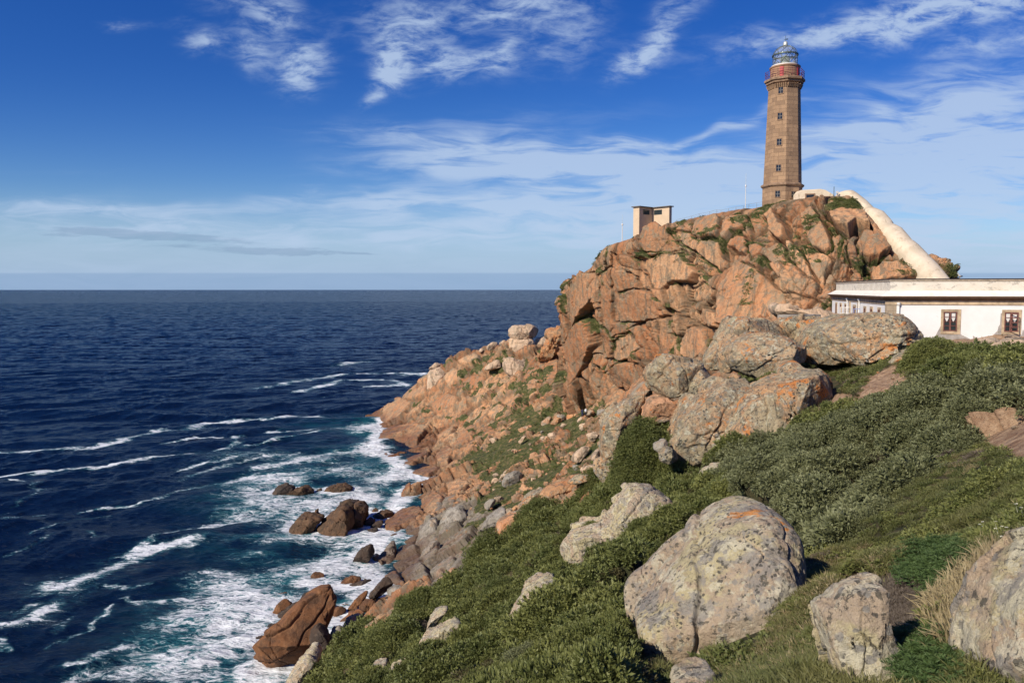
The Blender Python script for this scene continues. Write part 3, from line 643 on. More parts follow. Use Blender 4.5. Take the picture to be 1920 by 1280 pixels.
# ------------------------------------------------------------------ the sea
SHORE = [(718,785),(702,830),(712,850),(735,856),(745,875),(790,900),(752,935),(748,960),(700,1010),(692,1040),(700,1080),(720,1100),(640,1150),(600,1230),(470,1290)]
ROCKS_IN_SEA = [(545,920,10),(632,918,8),(570,990,9),(630,975,14),(690,965,8),(710,985,6),(690,1045,7),(593,1085,4),(660,1095,8),(520,1145,8),(480,1200,8),(500,1250,9)]
def on_sea(u, v):
    Y = 1.0; p = P(u, v, 1.0); k = EYE / (EYE - p[2]); return (p[0] * k, k)
STREAKS = [([(330,900),(400,880),(470,862),(540,850)], 1.6, .85), ([(470,880),(540,868),(620,850),(690,842)], 2.2, .9), ([(300,830),(360,822),(420,818)], 1.4, .8), ([(420,905),(480,890),(560,885)], 2.0, .9), ([(60,1000),(140,975),(200,968)], 1.2, .8), ([(230,1120),(270,1135),(330,1130)], 1.0, .8), ([(0,980),(60,968),(100,962)], 1.2, .75), ([(500,810),(560,806),(640,800)], 2.0, .9), ([(120,1245),(200,1232),(260,1215)], 1.2, .9),  # u, v polyline, half width in metres, strength
 ([(-60,856),(40,848),(95,843),(160,842),(230,826),(300,808),(345,806),(385,794),(440,789),(520,784),(600,780)], 3.2, 1.0),
 ([(-60,905),(40,888),(140,882),(220,870),(300,856),(350,848)], 2.4, 1.05),
 ([(488,727),(520,722),(560,714),(610,707),(650,701),(700,699),(790,700)], 5.5, .95), ([(566,734),(600,724),(640,713),(690,713),(740,712),(760,722),(700,724)], 4.5, .95),
 ([(632,684),(660,681),(690,677)], 7., .95), ([(700,699),(760,703),(800,708)], 3.5, .7),
 ([(440,752),(520,748),(620,742),(700,730)], 2.0, .45), ([(270,800),(330,786),(400,772)], 2.5, .45),
 ([(100,1097),(150,1090),(190,1075),(225,1055),(255,1038),(300,1024),(345,1018)], 3.2, 1.1), ([(230,1060),(300,1005),(340,990),(400,985),(450,975)], 1.6, .8), ([(205,1095),(260,1100),(285,1098)], 1.0, .75),
 ([(-20,1168),(40,1162),(75,1150),(95,1140)], 2.6, 1.1), ([(30,1150),(60,1128),(90,1120)], 1.4, .6), ([(88,1206),(130,1188),(165,1172),(185,1155),(200,1135)], .8, .95), ([(110,1175),(130,1160)], 1.0, .8),
 ([(0,1040),(50,1026),(80,1015),(110,1000)], 1.1, .8), ([(160,960),(220,950),(270,942),(320,925),(370,912),(420,905)], 1.3, .75), ([(20,955),(0,962),(60,925),(70,905),(20,900)], 1.2, .7),
 ([(340,880),(380,872),(430,858)], 2.0, .9), ([(418,840),(440,828),(450,815)], 2.4, .9), ([(360,890),(350,895)], 1.6, .8), ([(460,835),(500,828),(560,815),(620,806)], 1.5, .8), ([(385,806),(410,803)], 1.0, .8),
 ([(0,1200),(8,1215)], 1.0, .8), ([(190,1225),(215,1228)], .6, .9), ([(165,998),(200,1010)], .8, .7), ([(360,950),(370,935)], .8, .5),([(-10,1255),(30,1245)], 1.0, .5)]
AREAS = [  # u, v, su, sv, strength: churned water
 (690,800,52,14,1.0),(480,850,110,22,.5),(300,1180,70,40,.5),(120,1110,60,20,.4),(560,930,90,24,.6),(360,1150,60,30,.6),(700,840,40,18,1.0),(740,890,55,22,.85),(660,880,60,16,.7),(600,860,60,12,.6),(520,900,70,20,.75),(450,925,55,14,.7),(440,960,50,12,.7),(560,950,110,26,.95),
 (690,930,60,22,1.0),(650,1010,90,26,1.0),(540,1010,90,14,.75),(640,1060,70,30,1.05),(560,1070,80,26,.9),(430,1090,70,22,.8),(460,1120,100,28,.85),(380,1080,50,14,.6),(500,1140,70,30,1.0),
 (440,1180,70,40,1.0),(400,1220,80,30,.95),(330,1240,80,26,.8),(230,1262,60,16,.7),(400,1270,110,24,1.0),(560,980,40,20,.9),(740,1000,40,30,1.0),(520,1230,60,40,.9),(470,1040,60,12,.55),(150,1270,20,30,.6)]
TEAL = [(600,1030,120,50,.4),(450,1160,100,50,.55),(330,1255,120,35,.6),(600,870,100,35,.45),(600,800,60,14,.5),(700,900,50,35,.4)]
def build_sea():
    az = np.concatenate([np.linspace(-math.pi, -.62, 60)[:-1], np.linspace(-.62, .1, 1150), np.linspace(.1, math.pi, 90)[1:]])
    rows = np.concatenate([np.linspace(math.log(30), math.log(85), 30)[:-1], np.linspace(math.log(85), math.log(520), 900)[:-1], np.linspace(math.log(520), math.log(3000), 420)[:-1], np.linspace(math.log(3000), math.log(90000), 90)])
    A, L = np.meshgrid(az, rows, indexing='ij'); r = np.exp(L)
    x = (np.sin(A) * r).ravel(); y = (np.cos(A) * r).ravel(); rr = r.ravel()
    z = np.zeros(len(x)); dx = np.zeros(len(x)); dy = np.zeros(len(x))
    g = np.random.default_rng(5)
    near = rr < 3200
    xn, yn, rn = x[near], y[near], rr[near]; zn = np.zeros(len(xn))
    q = np.stack([xn, yn, np.zeros(len(xn))], 1)
    wp = fbm(q, 60, 2, 4) * 14; group = .65 + .5 * fbm(q, 45, 3, 8)
    for k in range(46):
        lam = 1.6 * (34 / 1.6) ** g.random(); th = R(-58) + g.normal() * .55            # crests run up to the right, as in the bay
        kx, ky = math.cos(th) * 2 * math.pi / lam, math.sin(th) * 2 * math.pi / lam
        amp = .0135 * lam ** .92 * (.4 + .8 * g.random()) * .72
        ph = kx * (xn + wp) + ky * (yn + wp * .6) + g.random() * 6.28
        fade = np.clip(lam * 1.0 / (rn * .0035), 0, 1) ** 2
        s_ = np.sin(ph); zn += amp * fade * (s_ + .35 * s_ * s_ - .17) * group
    zn += fbm(q, 3.2, 3, 15) * .10 * np.clip(200 / rn, 0, 1)
    z[near] = zn
    # foam
    xy = np.stack([x, y], 1); sel = (rr < 700) & (np.abs(A.ravel()) < .75); idx = np.nonzero(sel)[0]
    u, v = proj(x[idx], y[idx], np.zeros(len(idx)))
    foam = np.zeros(len(idx)); teal = np.zeros(len(idx))
    wob = np.stack([x[idx], y[idx], np.zeros(len(idx))], 1)
    ox = fbm(wob, 9, 4, 61) * 3.4 + fbm(wob, 2.2, 3, 71) * .9; oy = fbm(wob, 9, 4, 62) * 4.5 + fbm(wob, 2.2, 3, 72) * 1.2
    px, py = x[idx] + ox, y[idx] + oy
    def dseg(a, b):
        ax, ay = a; bx, by = b; ddx, ddy = bx - ax, by - ay
        t_ = np.clip(((px - ax) * ddx + (py - ay) * ddy) / (ddx * ddx + ddy * ddy + 1e-9), 0, 1)
        return np.hypot(px - ax - t_ * ddx, py - ay - t_ * ddy)
    lace = fbm(wob, 13, 4, 66)
    for line, w_, s_ in STREAKS:
        w3 = [on_sea(*q2) for q2 in line]; dm = np.full(len(idx), 1e9)
        for a, b in zip(w3[:-1], w3[1:]): dm = np.minimum(dm, dseg(a, b))
        foam = np.maximum(foam, s_ * 1.06 * np.exp(-(dm / w_) ** 2) * (.85 + .9 * lace) )
        foam = np.maximum(foam, .42 * s_ * np.exp(-(dm / (w_ * 3.2)) ** 2))
    for (cu, cv, su, sv, s_) in AREAS:
        cx, cy = on_sea(cu, cv); sx = su / F * cy * 1.15; sy = abs(on_sea(cu, cv - sv)[1] - on_sea(cu, cv + sv)[1]) / 2
        e = np.exp(-((px - cx) / sx) ** 2 - ((py - cy) / sy) ** 2) * s_ * 1.0; foam = foam + e * (1 - np.clip(foam, 0, 1)) * (.95 + .7 * lace)
    for (cu, cv, su, sv, s_) in TEAL:
        cx, cy = on_sea(cu, cv); sx = su / F * cy; sy = abs(on_sea(cu, cv - sv)[1] - on_sea(cu, cv + sv)[1]) / 2
        teal = np.maximum(teal, np.exp(-((px - cx) / sx) ** 2 - ((py - cy) / sy) ** 2) * s_)
    ds = np.full(len(idx), 1e9); w3 = [on_sea(*q2) for q2 in SHORE]
    for a, b in zip(w3[:-1], w3[1:]): ds = np.minimum(ds, dseg(a, b))
    for (cu, cv, rad) in ROCKS_IN_SEA:
        cx, cy = on_sea(cu, cv); ds = np.minimum(ds, np.maximum(np.hypot(px - cx, py - cy) - rad / F * cy * 2.5, 0))
    foam = np.maximum(foam, 1.05 * np.exp(-(ds / 4.2) ** 2)); foam = np.maximum(foam, .5 * np.exp(-(ds / 11) ** 2)); teal = np.maximum(teal, .6 * np.exp(-(ds / 15) ** 2))
    fo = np.zeros(len(x)); te = np.zeros(len(x)); fo[idx] = foam; te[idx] = teal
    z += np.clip(fo, 0, 1) * 0.05
    o = mesh_np('sea', np.stack([x, y, z], 1), grid_faces(len(az), len(rows)), None, True, dict(foam=fo, teal=te))
    me = o.data
    m, t, b = material('sea_water'); tc = t.new('ShaderNodeTexCoord'); ob = tc.outputs['Object']
    F_ = t.attr('foam'); T_ = t.attr('teal')
    wpv = t.new('ShaderNodeVectorMath', operation='ADD', ins={0: ob, 1: t.new('ShaderNodeVectorMath', operation='SCALE', ins={0: t.noise(ob, .22, 3, .5, out=1), 3: 3.5}).outputs[0]}).outputs[0]
    sv = t.mapping(wpv, rot=(0, 0, R(28)), scale=(.55, 1.25, 1))
    n1 = t.noise(sv, .55, 9, .66, .9)
    web = t.vor(sv, .75, 'SMOOTH_F1'); ridg = t.noise(sv, .42, 7, .6, .5, ntype='RIDGED_MULTIFRACTAL')
    v1 = t.math('SUBTRACT', 1, t.math('MULTIPLY', t.math('ABSOLUTE', t.math('SUBTRACT', t.noise(sv, .62, 5, .6, .9), .5)), 7), clamp=True)
    v2 = t.math('SUBTRACT', 1, t.math('MULTIPLY', t.math('ABSOLUTE', t.math('SUBTRACT', t.noise(sv, 1.6, 4, .6, .6), .5)), 6), clamp=True)
    pat = t.math('ADD', t.math('MULTIPLY', n1, .72), t.math('ADD', t.math('MULTIPLY', v1, .17), t.math('MULTIPLY', v2, .10)))
    pat = t.math('ADD', pat, t.math('MULTIPLY', t.noise(ob, 3.2, 5, .7), .12))
    th = t.math('SUBTRACT', 1.0, t.math('MULTIPLY', F_, .585))
    fm = t.sst(t.math('SUBTRACT', pat, th), -.05, .16)
    fm = t.math('MULTIPLY', fm, t.sst(F_, .04, .22))
    # stray whitecaps further out
    thin = t.sst(t.math('SUBTRACT', pat, t.math('SUBTRACT', th, .14)), -.1, .25)
    water = t.mix(t.math('MULTIPLY', t.math('ADD', T_, t.math('MULTIPLY', thin, t.sst(F_, .25, .8, 0, .7))), t.sst(t.noise(sv, .12, 6, .62, .6), .40, .62, .1, 1.1), clamp=True), (.0016, .0075, .030), (.010, .095, .115))
    water = t.mix(t.math('MULTIPLY', thin, t.sst(F_, .15, .8, 0, .45)), water, (.10, .30, .34))
    t.put(b, 'Base Color', t.mix(fm, water, (.74, .77, .80)))
    t.put(b, 'IOR', 1.33); t.put(b, 'Specular IOR Level', t.math('MAXIMUM', t.math('SUBTRACT', .085, t.math('MULTIPLY', fm, .05)), 0))
    t.put(b, 'Roughness', t.math('ADD', .2, t.math('MULTIPLY', fm, .7), clamp=True))
    cv_ = t.mapping(ob, rot=(0, 0, R(30)), scale=(.6, 1.4, 1))
    cd = t.new('ShaderNodeVectorMath', operation='LENGTH'); t.put(cd, 0, ob)
    dd_ = cd.outputs['Value']
    farw = t.sst(dd_, 250, 2500)
    h = t.math('ADD', t.math('MULTIPLY', t.noise(cv_, .9, 6, .62, .4), .9), t.math('MULTIPLY', t.noise(cv_, .16, 6, .6, .3), 3.0))
    h = t.math('ADD', h, t.math('MULTIPLY', t.math('MULTIPLY', t.noise(cv_, .030, 6, .65, .2), 46.0), farw))
    bn = t.bump(h, 1.0, .55)
    t.put(b, 'Normal', t.bump(t.math('ADD', t.math('MULTIPLY', fm, 1.0), t.math('MULTIPLY', t.noise(ob, 5, 4, .6), .15)), .5, .18, bn))
    me.materials.append(m); tag(o, kind='structure')
    return o
sea = build_sea()
# ------------------------------------------------------------------ boulders
RM = rock_material
M_pink = RM('granite_pink', LAND_BASE, LAND_LAY)
M_fore = RM('granite_lichened', ((.45, .33, .22), (.39, .30, .21), (.49, .39, .27)),
            [(1.1, .48, .57, .8, (.48, .42, .235)), (4.0, .51, .58, .7, (.58, .54, .40)), (2.2, .53, .59, .8, (.27, .25, .22)), (.9, .60, .65, .8, (.21, .185, .165)), (10, .55, .60, .85, (.075, .07, .055)), (.8, .655, .68, .9, (.55, .22, .05))],
            wet=False, bump=.12, fine=2.6, streak=(.35, (.30, .28, .235)), rosettes=7.)
M_mid = RM('granite_grey_lichen', ((.46, .25, .12), (.40, .27, .16), (.48, .34, .20)),
           [(.45, .46, .58, .72, (.36, .325, .215)), (1.5, .50, .57, .8, (.185, .165, .12)), (2.4, .54, .60, .7, (.50, .48, .36)), (.42, .56, .62, .9, (.54, .20, .05)), (5, .54, .62, .8, (.075, .065, .05))],
           wet=False, bump=.24, fine=1.5, streak=(.5, (.19, .17, .13)), rosettes=1.6)
M_pale = RM('granite_pale', ((.60, .41, .26), (.53, .39, .27), (.68, .50, .35)), [(.6, .53, .62, .5, (.33, .29, .22)), (2.2, .56, .64, .6, (.22, .17, .12))])
M_grey = RM('granite_smooth_grey', ((.30, .27, .22), (.24, .215, .18), (.38, .345, .29)), [(1.2, .55, .63, .6, (.13, .115, .095)), (.5, .56, .64, .5, (.42, .29, .19))], streak=(.8, (.14, .125, .10)), bump=.2)
M_brown = RM('granite_sea_brown', ((.19, .080, .032), (.12, .058, .030), (.23, .11, .05)), [(.5, .50, .62, .75, (.070, .040, .024)), (2, .57, .65, .5, (.27, .15, .08))], wet=False, bump=.25, streak=(.3, (.08, .05, .034)))
M_seab = RM('granite_sea_rock', ((.125, .068, .036), (.095, .058, .035), (.16, .09, .05)), [(.6, .50, .60, .7, (.05, .036, .025)), (2, .56, .65, .6, (.22, .15, .09))], wet=False, bump=.3, streak=(.5, (.06, .043, .03)))
M_dark = RM('granite_sea_dark', ((.060, .045, .035), (.085, .055, .038), (.045, .038, .034)), [(1.5, .54, .62, .6, (.13, .095, .07))], wet=False, bump=.25, streak=(.3, (.03, .027, .025)))
M_orange = RM('granite_orange', ((.55, .25, .11), (.50, .29, .17), (.62, .35, .20)), [(.6, .50, .58, .8, (.34, .31, .235)), (2, .56, .62, .7, (.15, .12, .09)), (.8, .60, .66, .8, (.56, .18, .04))], wet=False)
MATS = dict(pink=M_pink, fore=M_fore, mid=M_mid, pale=M_pale, grey=M_grey, brown=M_brown, dark=M_dark, orange=M_orange, land=M_land, seab=M_seab)

def boulder(name, poly, Y=None, thick=None, mat='pink', label='', cat='boulder', group=None, seed=0, rough=.5, box=.62, lean=.35, res=None, blocks=None, off=0., cuts=9, joints=3, jd=1., emb=False):
    """a boulder with the outline of the one in the photograph, its own distance, size and body"""
    pl = np.array(poly, float); area = 0; cx = cy = 0
    for i in range(len(pl)):
        x1, y1 = pl[i]; x2, y2 = pl[(i + 1) % len(pl)]; k = x1 * y2 - x2 * y1; area += k; cx += (x1 + x2) * k; cy += (y1 + y2) * k
    area /= 2; cx /= 6 * area; cy /= 6 * area; spx = math.sqrt(abs(area))
    # soften corners of the outline once
    q = []
    for i in range(len(pl)):
        a, b = pl[i], pl[(i + 1) % len(pl)]; q += [a * .82 + b * .18, a * .18 + b * .82]
    pl = np.array(q)
    if Y is None:
        bot = pl[pl[:, 1].argmax()]; h = min(ground_hit(cx, bot[1]) or 300., 67185 / max(bot[1] - 542.5, 30)); off = off or .3 * .42 * spx / F * h
        Y = h + off
    if emb: Y = ground_hit(cx, cy) or Y; lean = max(lean, .8)
    S = spx / F * Y
    if thick is None: thick = .42 * S
    n, m = (res or (200, 110)) if spx > 60 else ((110, 60) if spx > 22 else (56, 32))
    th = np.linspace(0, 2 * math.pi, n, endpoint=False)
    rad = np.zeros(n)
    for k, a in enumerate(th):
        d = np.array([math.cos(a), math.sin(a)]); best = 0
        for i in range(len(pl)):
            p1 = pl[i] - (cx, cy); e = pl[(i + 1) % len(pl)] - pl[i]; den = d[0] * e[1] - d[1] * e[0]
            if abs(den) < 1e-9: continue
            t_ = (p1[0] * e[1] - p1[1] * e[0]) / den; s_ = (p1[0] * d[1] - p1[1] * d[0]) / den
            if t_ > 0 and -1e-6 <= s_ <= 1 + 1e-6: best = max(best, t_)
        rad[k] = best
    c0 = P(cx, cy, Y); k_ = (P(cx + 1, cy, Y)[0] - c0[0]); kz = c0[2] - P(cx, cy + 1, Y)[2]
    ph = np.linspace(0, math.pi, m); s = np.sin(ph) ** box; s[0] = s[-1] = .0008
    yy = -np.cos(ph); yy = np.sign(yy) * np.abs(yy) ** .85
    T, Sx = np.meshgrid(th, s, indexing='ij'); RR = rad[:, None] * Sx; RY = np.broadcast_to(yy[None], T.shape)
    X = RR * np.cos(T) * k_; Z = -RR * np.sin(T) * kz; Yl = RY * thick + Z * lean + np.where(RY > 0, RY * thick * .3, 0)
    p = np.stack([X, Yl, Z], -1)
    pw = np.concatenate([p, p[:1]]); nr = np.cross(np.gradient(pw, axis=0), np.gradient(pw, axis=1))[:-1]
    nr[0] = np.cross(p[1] - p[-1], np.gradient(p[0], axis=0)); nr /= np.linalg.norm(nr, axis=2, keepdims=True) + 1e-9
    if (nr * p).sum() < 0: nr = -nr
    nr[:, 0] = (0, -1, 0); nr[:, -1] = (0, 1, 0)
    f = p.reshape(-1, 3); nf = nr.reshape(-1, 3)
    sh = f + np.array([seed * 13.7, seed * 7.1, 5.])
    bl = blocks or [(S * .55, .12, .36, .04), (S * .24, .10, .30, .07), (S * .10, .09, .22, .08)]
    dd, tone, crack = relief(sh, nf, bl, seed + 3, (.4, 0, -.9), 1.5)
    edge = .45 + .55 * (1 - np.sin(np.broadcast_to(ph[None], T.shape).ravel()) ** 4)
    d = (dd * rough * 1.2 + fbm(sh, S * .5, 4, seed + 9) * S * .10 * rough + fbm(sh, S * .12, 4, seed + 11) * S * .035 * rough) * edge
    f = f + nf * d[:, None]
    # flat broken faces, and a few joints running right through
    gr = np.random.default_rng(seed * 7 + 1)
    for k in range(cuts):
        al = R(12 + 55 * gr.random()); be = gr.random() * 6.283
        nv = np.array([math.sin(al) * math.cos(be), -math.cos(al), math.sin(al) * math.sin(be)]); dt = f @ nv; h_ = dt.max() * (.58 + .36 * gr.random())
        wob = fbm(sh, S * .3, 2, seed + 40 + k) * S * .03
        ex = np.maximum(dt - h_ - wob, 0); f = f - nv * (ex * .9)[:, None]
    for k in range(joints):
        be = gr.random() * 3.14; nv = np.array([math.cos(be), (gr.random() - .5) * .8, math.sin(be)]); nv /= np.linalg.norm(nv)
        dt = f @ nv - (gr.random() - .5) * S * .7 + fbm(sh, S * .5, 3, seed + 60 + k) * S * .12
        wd = S * .012; f = f - nf * (np.exp(-(dt / wd) ** 2) * S * .035 * edge * jd)[:, None] + nf * (np.tanh(dt / wd) * S * .012 * edge * jd)[:, None]
    f = f.reshape(n, m, 3); f[:, 0] = f[:, 0].mean(0); f[:, -1] = f[:, -1].mean(0); f = f.reshape(-1, 3)
    zb = f[:, 2].min(); f[:, 2] -= zb
    o = mesh_np(name, f, grid_faces(n, m, wrap=True), MATS[mat], True, loc=(c0[0], Y, c0[2] + zb))
    tag(o, label, cat if label else None, group)
    return o

B = boulder
# foreground
B('boulder', c7((885,920),(900,885),(1000,830),(1100,700),(1250,560),(1400,450),(1500,395),(1600,345),(1680,340),(1760,370),(1830,430),(1860,490),(1870,600),(1850,760),(1830,900),(1790,960),(1740,960),(1660,1060),(1590,1160),(1480,1150),(1340,1160),(1300,1225),(1110,1275),(1000,1215),(930,1110),(895,1000)),
  8.5, .85, 'fore', 'huge yellow-lichened boulder with a domed top in the foreground shrubs', seed=2, rough=.5, res=(420, 240), lean=.35, cuts=3, box=.5,
  blocks=[(1.5,.05,.26,.03),(.55,.03,.10,.03),(.2,.03,.08,.04)])
B('boulder', c8((275,1050),(280,1020),(330,1000),(370,950),(420,930),(490,920),(512,940),(485,1000),(505,1080),(560,1150),(600,1210),(625,1270),(600,1330),(420,1340),(330,1290),(300,1190),(285,1120)),
  4.35, .28, 'fore', 'pale white-crusted boulder beside the dead brown cushion shrub', seed=4, rough=.5, res=(320, 180), lean=.12, cuts=4)
B('boulder', c8((900,1400),(905,1180),(945,1100),(962,1010),(1000,930),(1085,830),(1160,770),(1300,700),(1400,900),(1400,1330)),
  3.7, .45, 'fore', 'grey and orange boulder cut off by the right edge of the photo', seed=6, rough=.5, res=(320, 180), lean=.0, cuts=5)
B('boulder', c7((1095,1330),(1110,1275),(1200,1240),(1330,1215),(1350,1250),(1340,1330)), 5.6, .25, 'fore', 'low pale rock at the foot of the huge lichened boulder, cut by the lower edge', seed=8, rough=.4)
B('boulder', c7((415,590),(450,500),(505,425),(640,430),(720,410),(800,310),(860,215),(920,197),(1000,220),(1110,285),(1135,340),(1060,385),(960,440),(870,490),(850,525),(760,530),(720,600),(620,645),(560,600),(480,645),(440,600)),
  30., 1.6, 'fore', 'long low lichened outcrop with red lichen spots among green shrubs', seed=10, rough=.7, res=(340, 180), lean=.5)
B('boulder', c7((1105,280),(1108,245),(1120,232),(1140,262),(1138,285)), 30.5, .15, 'pale', 'small pale upright stone on the end of the long outcrop', 'stone', seed=12)
B('boulder', c7((1255,150),(1265,95),(1300,65),(1370,40),(1420,45),(1395,90),(1370,120),(1320,160),(1270,175)), 40., .9, 'fore', 'pale lichened boulder half buried in shrubs below the boulder pile', seed=14)
B('boulder', c6((1045,1095),(1060,1040),(1130,1000),(1200,960),(1275,940),(1320,990),(1270,1020),(1210,1080),(1120,1105)), 33., .9, 'fore', 'flat grey boulder above the dark bush at lower centre', seed=16)
B('boulder', c6((1095,990),(1110,920),(1150,870),(1225,858),(1175,910),(1150,970),(1112,998)), 38., .6, 'fore', 'narrow pale rock standing in the shrubs left of lower centre', seed=18)
B('boulder', c6((855,1330),(865,1225),(960,1185),(1060,1168),(1075,1200),(1010,1230),(985,1330)), 30., .8, 'fore', 'pale rock at the lower edge right of the green slope', seed=20)
B('boulder', c6((760,1205),(800,1170),(868,1162),(870,1190),(820,1205),(780,1215)), 36., .5, 'fore', 'small flat pale rock on the green slope above the lower edge', seed=22)
B('boulder', c7((140,945),(230,830),(240,780),(290,740),(360,710),(445,703),(400,755),(300,800),(250,840),(190,905)), 21., .8, 'fore', 'long thin pale rock showing through shrubs at lower centre', seed=24, rough=.7)
B('boulder', c6((270,1330),(330,1200),(400,1120),(450,1098),(485,1140),(445,1200),(400,1330)), 62., 1.6, 'fore', 'pale knobbly rock between the brown sea slab and the green slope', seed=26, rough=.9)
# boulder pile on the saddle
B('boulder', c3((700,1290),(560,1245),(400,1290),(200,1290),(90,1262),(118,1180),(160,1100),(170,1055),(240,1010),(330,980),(400,960),(560,932),(700,942),(780,980),(860,1050),(945,1120),(900,1140),(860,1150),(770,1155),(710,1190)),
  57., 4.2, 'mid', 'great rounded boulder in front of the white building, brown below', seed=30, rough=.5, res=(300, 170), box=.6, cuts=3, joints=2)
B('boulder', c4((1335,425),(1370,370),(1460,350),(1540,352),(1600,368),(1640,420),(1600,480),(1500,512),(1440,485),(1380,470)), 63., 2.6, 'mid', 'grey cracked boulder above the orange-lichened dome of the pile', seed=32, rough=.9)
B('boulder', c4((905,650),(915,600),(990,490),(1080,370),(1140,347),(1240,352),(1330,375),(1400,430),(1400,520),(1250,560),(1080,600),(990,650),(950,650)), 62., 2.6, 'mid', 'grey leaning slab curving over the orange-lichened dome', seed=34, rough=.55, res=(260, 140), lean=.2)
B('boulder', c4((1028,560),(1070,510),(1150,462),(1250,440),(1400,468),(1482,520),(1470,590),(1350,640),(1280,690),(1180,692),(1150,675),(1070,652),(1035,600)), 56.5, 3.3, 'mid', 'domed boulder with bright orange lichen under the leaning slab', seed=36, rough=.4, res=(260, 140), box=.55, cuts=3, joints=2)
B('boulder', c4((990,545),(1025,560),(1045,620),(1080,655),(1060,670),(1000,665)), 57., .8, 'mid', 'grey splinter wedged left of the orange-lichened dome', seed=37)
B('boulder', c4((1335,740),(1345,660),(1390,607),(1430,598),(1480,640),(1512,685),(1500,740),(1400,770)), 52., 1.8, 'mid', 'pointed grey boulder behind the long tilted slab', seed=38)
B('boulder', c4((1040,1195),(985,1160),(980,1090),(1050,990),(1100,900),(1160,805),(1300,752),(1400,710),(1530,678),(1640,690),(1700,715),(1722,765),(1700,830),(1600,918),(1530,930),(1440,975),(1420,1030),(1350,1065),(1280,1110),(1220,1115),(1140,1120),(1080,1185)),
  46., 3.0, 'mid', 'long grey tilted slab, largest rock of the pile', seed=40, rough=.5, res=(380, 200), lean=.5, box=.5)
B('boulder', c4((712,1100),(712,1060),(760,1000),(800,920),(840,895),(930,820),(1060,742),(1200,722),(1216,760),(1180,830),(1130,900),(1090,980),(1010,1080),(990,1140),(850,1172),(790,1160),(740,1130)),
  47.5, 2.6, 'mid', 'broad boulder streaked with orange lichen left of the long slab', seed=42, rough=.5, res=(320, 180), lean=.5, box=.55)
B('boulder', c4((582,690),(600,640),(650,577),(720,568),(800,580),(905,600),(915,630),(880,680),(830,740),(812,790),(740,808),(650,802),(600,770)), 53., 2.0, 'mid', 'blocky orange and grey boulder perched over a dark gap', seed=44, rough=.65, res=(240, 130))
B('boulder', c4((815,790),(825,730),(870,660),(925,630),(972,690),(940,720),(890,750),(870,820)), 52., 1.1, 'mid', 'brown wedge right of the perched block', seed=46)
B('boulder', c4((880,820),(892,760),(930,710),(1000,690),(1045,715),(1040,740),(985,780),(930,830),(900,835)), 50., 1.1, 'mid', 'small grey boulder above the orange-streaked boulder', seed=48)
B('boulder', c4((720,990),(740,930),(790,830),(850,790),(900,830),(870,900),(800,960),(790,1000),(740,1010)), 50., 1.1, 'mid', 'grey boulder under the perched block', seed=50)
B('boulder', c4((568,880),(600,820),(680,808),(760,850),(765,900),(720,945),(660,968),(590,968),(570,930)), 52., 1.7, 'orange', 'orange-brown block below the perched block', seed=52, rough=.7)
B('boulder', c4((318,1160),(320,1040),(332,960),(400,890),(480,830),(560,812),(600,820),(580,900),(600,960),(540,1010),(440,1060),(410,1110),(370,1175)), 54., 2.0, 'mid', 'tall grey boulder at the left foot of the pile', seed=54, rough=.6, res=(240, 130), lean=.3)
B('boulder', c4((488,810),(510,770),(570,722),(600,720),(625,800),(560,815)), 56., 1.3, 'orange', 'pink wedge left of the perched block', seed=56)
B('boulder', c4((625,1105),(632,1075),(690,1045),(712,1065),(690,1100),(650,1122)), 46., .6, 'grey', 'dark rounded stone beside the round green bush', 'stone', seed=58)
B('boulder', c4((655,1120),(700,1090),(770,1120),(775,1165),(720,1185),(670,1180)), 45., .8, 'mid', 'low brown rock beside the broad orange-streaked boulder', seed=60)
B('boulder', c4((1055,690),(1090,670),(1140,690),(1130,710),(1070,712)), 52., .5, 'mid', 'small pale rock in the hollow under the orange-lichened dome', 'stone', seed=61)
B('rock_ledge', c3((-120,880),(-60,860),(0,875),(80,905),(200,900),(330,935),(440,968),(350,1010),(150,1010),(60,1000),(-60,960)), 74., 3.0, 'pale', 'low pale rock ledge left of the white building', 'rock ledge', seed=62, rough=.8)
B('boulder', c3((1335,1160),(1350,1140),(1400,1110),(1460,1103),(1490,1130),(1420,1185),(1360,1185)), 45., .8, 'pale', 'pale boulder in front of the open window', seed=64)
B('boulder', c3((1490,1215),(1560,1130),(1656,1100),(1790,1110),(1850,1180),(1800,1240),(1600,1230)), 38., 1.0, 'pale', 'pale layered rock at the right edge below the building', seed=66, rough=.8)
B('boulder', c3((700,1300),(780,1222),(900,1175),(965,1178),(905,1222),(860,1300)), 47., .8, 'mid', 'grey tapering rock at the right foot of the great rounded boulder', seed=68)
B('boulder', c3((1535,1100),(1545,1092),(1570,1092),(1578,1105),(1565,1118),(1542,1116)), 55., .35, 'dark', 'small dark round stone under the open window', 'stone', seed=69)
